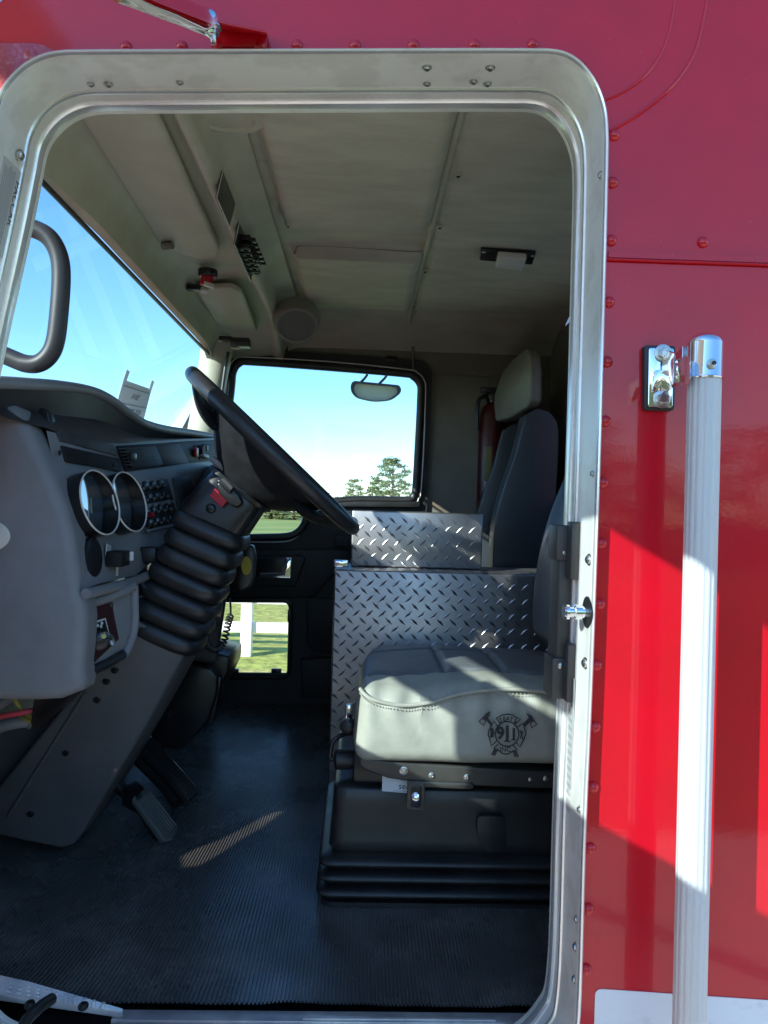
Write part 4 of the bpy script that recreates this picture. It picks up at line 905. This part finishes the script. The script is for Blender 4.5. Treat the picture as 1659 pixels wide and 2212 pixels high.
# crest, drawn with raised thread
def CE(zx, zy): return A(1002.3 + zx * .1125, 1506.9 + zy * .1125, YS - .0125)
bm = new()
def stroke(pts, r=.0013, closed=False): tube(bm, [CE(*p) for p in pts], r, 6, closed)
def fill(pts): prism(bm, [CE(*p) for p in pts], (0, .004, 0))
stroke([(828 + 225 * math.cos(2 * math.pi * k / 40), 700 + 238 * math.sin(2 * math.pi * k / 40)) for k in range(40)], .0014, True)
stroke([(690, 490), (620, 395), (740, 335), (840, 315), (930, 332), (1000, 380), (1085, 410), (990, 510)])
stroke([(640, 545), (575, 450), (520, 560), (470, 650), (468, 720), (495, 800), (520, 930), (620, 840)])
stroke([(1040, 560), (1130, 495), (1160, 580), (1190, 690), (1150, 800), (1075, 950), (1005, 860)])
stroke([(655, 895), (570, 975), (640, 1000), (720, 1065), (800, 1090), (880, 1070), (940, 1025), (1020, 1000), (945, 915)])
fill([(505, 275), (440, 310), (352, 400), (410, 450), (462, 400), (492, 340)]); stroke([(355, 400), (290, 460), (380, 540), (415, 450)]); fill([(450, 390), (425, 440), (520, 545), (545, 500)])
fill([(1188, 305), (1240, 370), (1262, 470), (1300, 482), (1352, 448), (1290, 350)]); stroke([(1270, 480), (1300, 580), (1400, 520), (1345, 445)]); fill([(1240, 410), (1140, 520), (1160, 570), (1255, 490)])
stroke([(640, 1010), (590, 1110), (525, 1098), (595, 990)]); stroke([(615, 1010), (560, 1100)]); stroke([(945, 1030), (975, 1130), (1045, 1135), (1000, 1025)]); stroke([(975, 1030), (1010, 1130)])
fill([(512, 640), (525, 600), (560, 600), (572, 650), (572, 745), (582, 762), (500, 765), (512, 745)]); stroke([(572, 690), (596, 690)])
stroke([(1080, 640), (1130, 790)], .001); stroke([(1135, 640), (1075, 790)], .001); stroke([(1095, 630), (1120, 800)], .001)
rv, uv = CE(900, 700) - CE(800, 700), CE(800, 600) - CE(800, 700); k_ = rv.length / 100
for s, x, y, h in (('9', 700, 695, 330), ('1', 830, 700, 400), ('1', 955, 715, 320)): text(bm, s, CE(x, y), rv, uv, h * k_, .0012, bold=.0007)
tube(bm, [CE(770, 835), CE(890, 845)], .0013, 6); tube(bm, [CE(905, 810), CE(995, 815)], .0012, 6)
for s, x, y, an in (('S', 708, 435, 14), ('E', 775, 415, 6), ('A', 843, 408, 0), ('T', 915, 420, -8), ('S', 982, 452, -22)):
    rr_ = rv * math.cos(R(an)) + uv * math.sin(R(an)); uu_ = uv * math.cos(R(an)) - rv * math.sin(R(an)); text(bm, s, CE(x, y), rr_, uu_, 118 * k_, .001)
text(bm, 'INC', CE(795, 1000), rv, uv, 125 * k_, .001)
obj('seat_crest', bm, 'thread', dseat, 0)
# backrest (mostly behind the jamb)
def bkf(p, c):
    x, y, z = p; f = 1 if c.x < -.2 else 0
    x2 = x - f * (.045 * (abs(y) / .25) ** 3 * (1 - (z / .36) ** 2) + .035 * (1 - (z / .36) ** 2)); return V((x2, y, z))
bm = rgrid((.065, .25, .36), .045, (10, 30, 36), bkf); bm.transform(Matrix.Translation(V((.675, .72, 2.02))) @ Matrix.Rotation(R(17), 4, 'Y'))
obj('seat_backrest', bm, 'leatherd', dseat, 75)
bm = new(); YB = .475
bprism(bm, [A(x, y, YB) for x, y in ((778, 1632), (800, 1640), (860, 1647), (1000, 1656), (1240, 1672), (1240, 1706), (1010, 1698), (900, 1690), (840, 1682), (790, 1664), (776, 1652))], (0, .45, 0), .004, 3)
bprism(bm, [A(x, y, YB - .006) for x, y in ((880, 1687), (1015, 1692), (1026, 1697), (1020, 1706), (880, 1700))], (0, .02, 0), .003, 2)
sframe = obj('seat_frame', bm, 'seatmetal', dseat)
for x, y, r in ((872, 1665, .0095), (932, 1675, .0070), (1008, 1679, .0070), (1146, 1684, .005), (1180, 1682, .007)):
    bm = new(); lathe(bm, [(r, 0), (r, r * .12), (r * .72, r * .2), (r * .66, r * .6), (r * .4, r * .66), (r * .35, r * .5)], A(x, y, YB), (0, -1, 0), 18); obj('frame_bolt', bm, 'steel', sframe)
bm = new(); prism(bm, [A(x, y, YB + .025) for x, y in ((826, 1675), (905, 1683), (905, 1715), (825, 1709))], (0, .002, 0), 0)
text(bm, 'sec', A(873, 1699, YB + .0245), (1, 0, -.04), (0, 0, 1), .020, .0003, 1); box(bm, A(880, 1686, YB + .0245), (.03, .0006, .0015), mi=2); box(bm, A(870, 1709, YB + .0245), (.045, .0006, .0012), mi=2)
obj('seat_label', bm, ['paper', 'ink', 'inkgrey'], dseat, 0)
bm = new(); bprism(bm, rpoly([A(x, y, YB - .008) for x, y in ((882, 1690), (918, 1692), (918, 1752), (877, 1750))], .006, 3), (0, .012, 0), .003, 3, 0)
bprism(bm, rpoly([A(x, y, YB - .0095) for x, y in ((889, 1697), (911, 1698), (910, 1745), (886, 1744))], .008, 4), (0, .003, 0), .001, 2, 1)
lathe(bm, [(.010, -.008), (.010, .004), (.007, .006)], A(899, 1721, YB - .010), (0, -1, .3), 20, 2); obj('height_switch', bm, ['seatmetal', 'black', 'chrome'], dseat)
# suspension box and bellows
bm = new(); rings = []
yb = .525
zA = A(720, 1700, yb).z; zB = zfloor(yb) + .003
lev = [(zA, .030), (zA - .006, .016), (zA - .012, .012)]
zf_ = A(720, 1845, yb).z; lev += [(zA - .05, .011), (zf_ + .03, .009), (zf_ + .012, .004)]
nf = 3
for i in range(nf * 10 + 1):
    t = i / (nf * 10); ph = (t * nf) % 1; lev.append((zf_ + (zB + .012 - zf_) * t, .012 - .030 * abs(math.sin(math.pi * ph)) ** .8 - .004 * t))
lev += [(zB + .010, -.012), (zB, -.012)]
xL = A(707, 1780, yb).x
for z, ins in lev: rings.append(rpoly([V((xL + ins, yb + ins, z)), V((.66, yb + ins, z)), V((.66, 1.02, z)), V((xL + ins, 1.02, z))], [.035, .03, .03, .03], 6))
loft(bm, rings, True, True, True); base = obj('suspension_base', bm, 'rubber', dseat, 60)
bm = new(); box(bm, V((.25, .78, zA + .02)), (.50, .44, .10), bev=.008); obj('suspension_frame', bm, 'black', dseat)
bm = new(); bprism(bm, rpoly([A(x, y, .512) for x, y in ((1032, 1763), (1090, 1765), (1093, 1830), (1080, 1842), (1050, 1840), (1030, 1800))], .012, 4), (0, .02, 0), .006, 3); obj('base_cap', bm, 'rubber', dseat)
bm = new(); yk = .62
tube(bm, cat([A(764, 1583, yk), A(742, 1586, yk - .01), A(722, 1598, yk - .02), A(717, 1606, yk - .02)], 3) + cat([A(712, 1636, yk - .02), A(722, 1640, yk - .02), A(745, 1632, yk), A(775, 1630, yk)], 3), .006, 10)
obj('adjust_handle', bm, 'black', dseat)
bm = new(); lathe(bm, [(.012, 0), (.016, .01), (.016, .035), (.008, .04)], A(757, 1562, .60), (-.3, -1, 0), 18, 0); obj('adjust_knob', bm, 'rubber', dseat)
bm = new(); box(bm, A(754, 1540, .62), (.018, .02, .045), bev=.004); obj('recline_button', bm, 'chrome', dseat)
bm = new(); lathe(bm, [(.020, -.02), (.024, 0), (.024, .03), (.016, .034)], A(752, 1640, .60), (-1, -.1, 0), 20, 0)
obj('adjust_knob', bm, 'rubber', dseat)

# ================================================================== diamond plate boxes
def diamond_sheet(bm, p0, ex, ez, n, wdt, hgt, mi=0, mask=None):
    """raised lozenges on a face: p0 corner, ex, ez unit axes, n outward"""
    px_, pz_ = .0410, .0238; r_ = 0; z = .012
    while z < hgt - .008:
        x = .012 + (px_ / 2 if (r_ // 1) % 2 else 0)
        while x < wdt - .008:
            s = 1 if r_ % 2 else -1; c = p0 + ex * x + ez * z; u = (ex + ez * s * .95).normalized(); v_ = n.cross(u)
            L_, W_, H_ = .0172, .0046, .0013
            if mask is None or mask(c):
                vs_ = [bm.verts.new(c + u * a + v_ * b + n * h) for a, b, h in ((-L_, 0, 0), (0, -W_, 0), (L_, 0, 0), (0, W_, 0), (-L_ * .55, 0, H_), (L_ * .55, 0, H_))]
                for q in ((0, 1, 4), (1, 5, 4), (1, 2, 5), (2, 3, 5), (3, 4, 5), (3, 0, 4)):
                    f = face(bm, [vs_[k] for k in q])
            x += px_
        z += pz_; r_ += 1
YP = 1.13
cb1 = root('storage_box', (.3, 1.32, zfloor(1.3)), 'tall diamond plate metal box between the two seats, standing on the floor', 'metal box')
tl = A(722, 1230, YP); zb_ = zfloor(YP); x_r = .66; dep = .30
bm = new(); H = tl.z - zb_
bprism(bm, [V((tl.x, YP, zb_)), V((x_r, YP, zb_)), V((x_r, YP, tl.z)), V((tl.x, YP, tl.z))], (0, dep, 0), .006, 3)
diamond_sheet(bm, V((tl.x, YP - .0001, zb_)), V((1, 0, 0)), V((0, 0, 1)), V((0, -1, 0)), x_r - tl.x, H)
diamond_sheet(bm, V((tl.x, YP, tl.z + .0001)), V((1, 0, 0)), V((0, 1, 0)), V((0, 0, 1)), x_r - tl.x, dep)
obj('box_body', bm, 'plate', cb1, 30)
bm = new(); box(bm, A(737, 1217, YP + .02), (.045, .03, .022), bev=.003); obj('box_hinge', bm, 'chrome', cb1)
cb2 = root('upper_box', (.2, 1.40, tl.z), 'shorter diamond plate metal box mounted on top of the tall one beside the passenger seat', 'metal box')
YQ = 1.25; a = A(757, 1226, YQ); b = A(1044, 1110, YQ); a.z = tl.z + .003
bm = new(); bprism(bm, [V((a.x, YQ, a.z)), V((b.x, YQ, a.z)), V((b.x, YQ, b.z)), V((a.x, YQ, b.z + .0))], (0, .17, 0), .006, 3)
diamond_sheet(bm, V((a.x, YQ - .0001, a.z)), V((1, 0, 0)), V((0, 0, 1)), V((0, -1, 0)), b.x - a.x, b.z - a.z - .004)
obj('box_body', bm, 'plate', cb2, 30)

# ================================================================== passenger seat
pseat = root('passenger_seat', (.6, 1.7, zfloor(1.7)), 'high backed black vinyl passenger seat with grey headrest behind the metal boxes', 'seat')
bm = new(); Y1 = 1.50
nb = cat([A(x, y, Y1) for x, y in ((1135, 896), (1126, 930), (1112, 985), (1090, 1048), (1074, 1105), (1067, 1160), (1064, 1240))], 5)
bk = cat([A(x, y, Y1) for x, y in ((1188, 1240), (1196, 1150), (1203, 1040), (1207, 960), (1204, 915), (1186, 890), (1160, 882))], 5)
bprism(bm, nb + [p for p in bk], (0, .10, 0), .022, 5); obj('side_bolster', bm, 'backblk', pseat, 60)
bm = new(); Y2 = 1.83
nb2 = [p + V((-.02, Y2 - Y1, -.02)) for p in nb]; bk2 = [p + V((-.02, Y2 - Y1, -.02)) for p in bk]
bprism(bm, nb2 + bk2, (0, .10, 0), .022, 5); obj('side_bolster', bm, 'backblk', pseat, 60)
bm = new(); prism(bm, [p + V((.055, .08, 0)) for p in nb] + [p + V((-.01, .08, -.005)) for p in bk], (0, .28, 0)); obj('back_panel', bm, 'backblk', pseat, 60)
bm = new(); hp = [(1134, 752, 1.54), (1143, 766, 1.52), (1146, 800, 1.52), (1146, 864, 1.52), (1136, 880, 1.55), (1108, 902, 1.74), (1073, 912, 1.84), (1064, 902, 1.86), (1066, 852, 1.86), (1086, 800, 1.80), (1112, 772, 1.68)]
bprism(bm, [A(x, y, yy) for x, y, yy in hp], (.050, .015, 0), .012, 4); obj('seat_headrest', bm, mat('grey_headrest_vinyl', (.22, .22, .19), .42, bump=((700, .2, .0006), (20, .2, .004)), vary=(18, (.18, .18, .155))), pseat, 60)
bm = rgrid((.25, .24, .09), .04, (20, 20, 8)); bm.transform(Matrix.Translation(V((.36, 1.70, 1.62)))); obj('seat_cushion', bm, 'backblk', pseat, 60)
bm = new(); box(bm, V((.42, 1.70, 1.36)), (.40, .40, .34), bev=.02); obj('seat_base', bm, 'rubber', pseat)

# fire extinguisher on the rear wall
fx = root('fire_extinguisher', A(1046, 1060, 1.90), 'red fire extinguisher with black valve head in the dark rear corner', 'extinguisher')
bm = new(); c = A(1058, 1060, 1.90); top_ = A(1058, 872, 1.90).z; c.z = 1.95; hh = top_ - c.z
lathe(bm, [(.045, 0), (.055, .01), (.055, hh - .05), (.045, hh - .02), (.025, hh), (.015, hh + .01)], c, (0, 0, 1), 28); body = obj('cylinder', bm, 'extred', fx)
bm = new(); lathe(bm, [(.02, 0), (.03, .02), (.03, .04), (.015, .06)], c + V((0, 0, hh)), (0, 0, 1), 18); box(bm, c + V((-.01, -.01, hh + .055)), (.09, .03, .022), bev=.006); tube(bm, cat([c + V((-.03, -.02, hh + .03)), c + V((-.065, -.03, hh)), c + V((-.066, -.03, hh - .12))], 5), .009, 8)
obj('valve_head', bm, 'black', fx)
bm = new(); box(bm, c + V((-.02, -.052, hh * .55)), (.03, .01, .14), bev=.002); obj('inspection_tag', bm, mat('yellow_tag', (.20, .18, .08), .6), fx)

# paper permit taped on the windshield
wsu = (WS0 - WS1).normalized(); P = [AP(x, y, WS0 + wsn * 0, wsn) + V((.004, 0, 0)) for x, y in ((264, 820), (324, 841), (306, 912), (240, 905))]
bm = new(); prism(bm, P, (.0015, 0, 0), 0)
def PU(u, v_, o=.0025): return P[0].lerp(P[1], u).lerp(P[3].lerp(P[2], u), v_) + V((o, 0, 0))
for v_ in (.12, .55): prism(bm, [PU(.04, v_), PU(.96, v_), PU(.96, v_ + .03), PU(.04, v_ + .03)], (.0005, 0, 0), 1)
text(bm, '20141', PU(.5, .34), (PU(0, .34) - PU(1, .34)), PU(.5, 0) - PU(.5, 1), .030, .0004, 1)
prism(bm, [PU(.42, .66), PU(.60, .66), PU(.56, .78), PU(.46, .74)], (.0005, 0, 0), 1); prism(bm, [PU(.64, .66), PU(.82, .66), PU(.82, .80), PU(.64, .80)], (.0005, 0, 0), 1)
notice = obj('paper_permit', bm, ['paper', 'inkgrey'], None, 0); tag(notice, 'white paper permit taped inside the windshield above the dash', 'paper')
for u in (.02, .94):
    bm = new(); prism(bm, [PU(u - .03, -.24, .003), PU(u + .07, -.22, .003), PU(u + .05, .05, .003), PU(u - .05, .05, .003)], (.0004, 0, 0)); obj('tape_strip', bm, 'tape', notice, 0)

# hand microphone hanging on the column side with its coiled cord
hm = root('radio_microphone', A(530, 1250, .84), 'black radio hand microphone with coiled cord hanging beside the column boot', 'microphone')
bm = new(); bprism(bm, [A(x, y, .80) for x, y in ((526, 1180), (545, 1176), (552, 1200), (548, 1250), (538, 1270), (515, 1278), (512, 1250))], (0, .04, 0), .008, 3); obj('microphone_body', bm, 'rubber', hm)
bm = new(); lathe(bm, [(.014, 0), (.014, .003)], A(533, 1222, .799), (-.2, -1, 0), 20, 0, ref=(0, 0, 1), sx=1.8); obj('warning_sticker', bm, mat('yellow_sticker', (.36, .30, .05), .5), hm)
core = cat([A(497, 1292, .95), A(498, 1325, .96), A(492, 1350, .97), A(484, 1385, .97), A(470, 1402, .96), A(455, 1400, .95), A(446, 1385, .94), A(442, 1365, .92)], 40)
fr = frames(core); helix = [p + a * (.0085 * math.cos(i * .62)) + b * (.0085 * math.sin(i * .62)) if i > 45 else p for i, (p, (t, a, b)) in enumerate(zip(core, fr))]
bm = new(); tube(bm, helix, .0030, 6); obj('coiled_cord', bm, 'rubber', hm, 60)

# ================================================================== outside
def gmat(name, ca, cb):
    m = bpy.data.materials.new(name); m.use_nodes = True; N = m.node_tree.nodes; L = m.node_tree.links; b = N['Principled BSDF']; b.inputs['Roughness'].default_value = .9; b.inputs['Specular IOR Level'].default_value = .15
    tc = N.new('ShaderNodeTexCoord'); n1 = N.new('ShaderNodeTexNoise'); n1.inputs['Scale'].default_value = .12; n2 = N.new('ShaderNodeTexNoise'); n2.inputs['Scale'].default_value = 6; n2.inputs['Detail'].default_value = 8
    r1 = N.new('ShaderNodeValToRGB'); r1.color_ramp.elements[0].color = (*ca, 1); r1.color_ramp.elements[1].color = (*cb, 1); r1.color_ramp.elements[0].position = .35; r1.color_ramp.elements[1].position = .65
    r2 = N.new('ShaderNodeValToRGB'); r2.color_ramp.elements[0].color = (.55, .55, .55, 1); r2.color_ramp.elements[1].color = (1.25, 1.25, 1.1, 1); r2.color_ramp.elements[0].position = .3; r2.color_ramp.elements[1].position = .7
    mx = N.new('ShaderNodeMix'); mx.data_type = 'RGBA'; mx.blend_type = 'MULTIPLY'; mx.inputs[0].default_value = 1
    for n in (n1, n2): L.new(tc.outputs['Object'], n.inputs['Vector'])
    L.new(n1.outputs['Fac'], r1.inputs[0]); L.new(n2.outputs['Fac'], r2.inputs[0]); L.new(r1.outputs[0], mx.inputs[6]); L.new(r2.outputs[0], mx.inputs[7]); L.new(mx.outputs[2], b.inputs['Base Color'])
    bp = N.new('ShaderNodeBump'); bp.inputs['Strength'].default_value = .8; bp.inputs['Distance'].default_value = .05; L.new(n2.outputs['Fac'], bp.inputs['Height']); L.new(bp.outputs[0], b.inputs['Normal'])
    return m
bm = new(); vs = [bm.verts.new((600 * math.cos(2 * math.pi * k / 64), 600 * math.sin(2 * math.pi * k / 64), 0)) for k in range(64)]; bm.faces.new(vs)
gr = obj('ground', bm, gmat('lawn_grass', (.055, .08, .022), (.10, .12, .04)), None, 0); tag(gr, 'darker grass on the near side of the truck', kind='structure')
bm = new(); face(bm, [bm.verts.new(V(p)) for p in ((-300, 2.5, .003), (300, 2.5, .003), (300, 400, .003), (-300, 400, .003))]); fld = obj('field', bm, gmat('field_grass', (.30, .36, .10), (.46, .46, .16)), None, 0); tag(fld, 'sunlit yellow green field beyond the truck', kind='structure')
bm = new(); pts = [(-40, 2.5), (40, 2.5), (40, 7.6), (10, 8.4), (0, 8.15), (-6, 8.3), (-40, 7.8)]; face(bm, [bm.verts.new((x, y, .007)) for x, y in pts])
dv_ = obj('dry_verge', bm, mat('dry_grass_verge', (.48, .44, .20), .9, 0, .1, vary=(3, (.34, .33, .13)), bump=(8, .8, .05)), None, 0); tag(dv_, 'strip of dry yellow grass before the fence', kind='structure')
bm = new(); pts = [(-14, -3.6), (14, -3.6), (14, 2.5), (-14, 2.5)]; face(bm, [bm.verts.new((x, y, .004)) for x, y in pts])
yd = obj('gravel_yard', bm, mat('gravel_yard', (.66, .62, .53), .9, 0, .2, vary=(5, (.54, .51, .43)), bump=(40, .8, .02)), None, 0); tag(yd, 'pale gravel yard the truck stands on', kind='structure')

fence = root('rail_fence', (-1.5, 9.1, 0), 'white three rail fence along the grass field seen through the low door window', 'fence')
fx0 = -1.53; YF = 9.1
for k in range(-3, 5):
    bm = new(); x = fx0 + 2.45 * k; box(bm, V((x, YF, .66)), (.15, .15, 1.32), bev=.006); bprism(bm, [V((x - .09, YF - .09, 1.32)), V((x + .09, YF - .09, 1.32)), V((x + .09, YF + .09, 1.32)), V((x - .09, YF + .09, 1.32))], (0, 0, .04), .015, 2); obj('fence_post', bm, 'fence', fence)
for z in (.40, .80, 1.18):
    bm = new(); box(bm, V((fx0 + 1.2, YF, z)), (17.5, .04, .145), bev=.004); obj('fence_rail', bm, 'fence', fence)

cnp = root('sun_blocker', (-2.2, -2.5, 0), 'flat white slab on posts, added out of view to shade the upper red panel', 'light blocker')  # unseen slab added to keep sun off the upper red panel
bm = new(); box(bm, V((-2.25, -2.5, 4.25)), (1.5, 5.6, .10), bev=.01)
for k in range(9): box(bm, V((-2.25, -5.1 + .65 * k, 4.325)), (1.5, .04, .05), bev=.004)
obj('blocker_slab', bm, 'fence', cnp)
for x, y in ((-2.9, -5.1), (-1.6, -5.1), (-2.9, .15), (-2.9, -2.5)):
    bm = new(); box(bm, V((x, y, 2.1)), (.09, .09, 4.2), bev=.006); obj('blocker_post', bm, 'fence', cnp)
# trees
def tree(name, h, wdt, kind, seed, parent):
    r_ = random.Random(seed); tb = new(); cb_ = new()
    th = h * (.32 if kind == 'pine' else .25)
    pts = [V((0, 0, 0)), V((r_.uniform(-.1, .1), r_.uniform(-.1, .1), h * .3)), V((r_.uniform(-.2, .2), r_.uniform(-.2, .2), h * .6)), V((r_.uniform(-.2, .2), 0, h * .93))]
    tube(tb, cat(pts, 4), [h * .028 * (1 - i / 14.5) + .01 for i in range(13)], 8)
    def clump(c, rad, n, ls):
        for _ in range(n):
            d = V((r_.gauss(0, 1), r_.gauss(0, 1), r_.gauss(0, .55))); d = d.normalized() * rad * r_.random() ** .45; d.z *= .6
            p = c + d; u = V((r_.uniform(-1, 1), r_.uniform(-1, 1), r_.uniform(-.6, .6))).normalized(); v_ = u.cross(V((r_.uniform(-1, 1), r_.uniform(-1, 1), r_.uniform(-1, 1)))).normalized()
            s = ls * r_.uniform(.6, 1.4); face(cb_, [cb_.verts.new(p + u * s), cb_.verts.new(p + v_ * s * .5), cb_.verts.new(p - u * s * .7), cb_.verts.new(p - v_ * s * .5)])
    lev = 13 if kind == 'pine' else 9
    for k in range(lev):
        t = k / (lev - 1); z = th + (h - th) * t
        if kind == 'pine': rad = wdt / 2 * 1.6 * (1.0 - .78 * t ** 2.1) * (.85 + .15 * math.sin(k * 2.1))
        else: rad = wdt / 2 * math.sin(math.pi * (.18 + .74 * t)) ** .7
        m = 5 if kind == 'pine' else 6
        for j in range(m):
            an = 2 * math.pi * (j + r_.random() * .8) / m + k; rr_ = rad * r_.uniform(.45, 1.0); c = V((rr_ * math.cos(an), rr_ * math.sin(an), z + r_.uniform(-.25, .25)))
            tube(tb, [V((0, 0, z - rr_ * .25)), c], [h * .006, h * .002], 5)
            clump(c, wdt * r_.uniform(.10, .17), 110 if kind == 'pine' else 70, h * (.015 if kind == 'pine' else .019))
    obj('trunk', tb, 'bark', parent, 40); obj('crown', cb_, 'pine' if kind == 'pine' else 'leaf', parent, 0, False)
def put(name, px, dist, htop, wpx, kind, seed, label, group):
    p = A(px, 1104, dist - 1.2); o = root(name, (p.x, p.y, 0), label, 'tree', group); h = CAM.z + (1106 - htop + (px - 780) * .0297) / FPX * dist
    ch0 = set(bpy.data.objects); ORI[o] = V((0, 0, 0)); tree(name, h, wpx / FPX * dist, kind, seed, o); ORI[o] = V(o.location)
    return o
put('pine_tree', 845, 90, 994, 84, 'pine', 5, 'tall rounded pine standing alone above the far field beyond the door window', 'trees beyond the fence')
far_protos = [put('broadleaf_tree', 764, 120, 1042, 56, 'leaf', 8, 'thin pale tree left of the tall pine at the field edge', 'trees beyond the fence'),
              put('broadleaf_tree', 806, 125, 1046, 44, 'leaf', 9, 'small bushy tree close against the left of the tall pine', 'trees beyond the fence')]
# copies: hedge trees along the far edge and the row behind the photographer
def copy_tree(src, x, y, s, rz, label, group):
    c = src.copy(); col.objects.link(c); c.location = (x, y, -2.4 if y < 0 else -1.2); c.scale = s; c.rotation_euler = (0, 0, rz); c['label'] = label; c['group'] = group
    for ch in list(src.children):
        d = ch.copy(); col.objects.link(d); d.parent = c
    return c
r_ = random.Random(4)
for k in range(26):
    x = -75 + 6.2 * k + r_.uniform(-2, 2); copy_tree(far_protos[k % 2], x, 142 + r_.uniform(-6, 10), (2.2, 2.2, r_.uniform(.78, 1.0)), r_.uniform(0, 6), 'low bushy tree in the long treeline at the far edge of the field', 'treeline across the field')
for k in range(20):
    x = -42 + 6.0 * k + r_.uniform(-1.5, 1.5); s = r_.uniform(.85, 1.15); copy_tree(far_protos[k % 2], x, -44 + r_.uniform(-5, 3), (2.2, 2.2, s * 1.32), r_.uniform(0, 6), 'leafy tree in the row across the yard, mirrored in the red paint', 'trees across the yard')
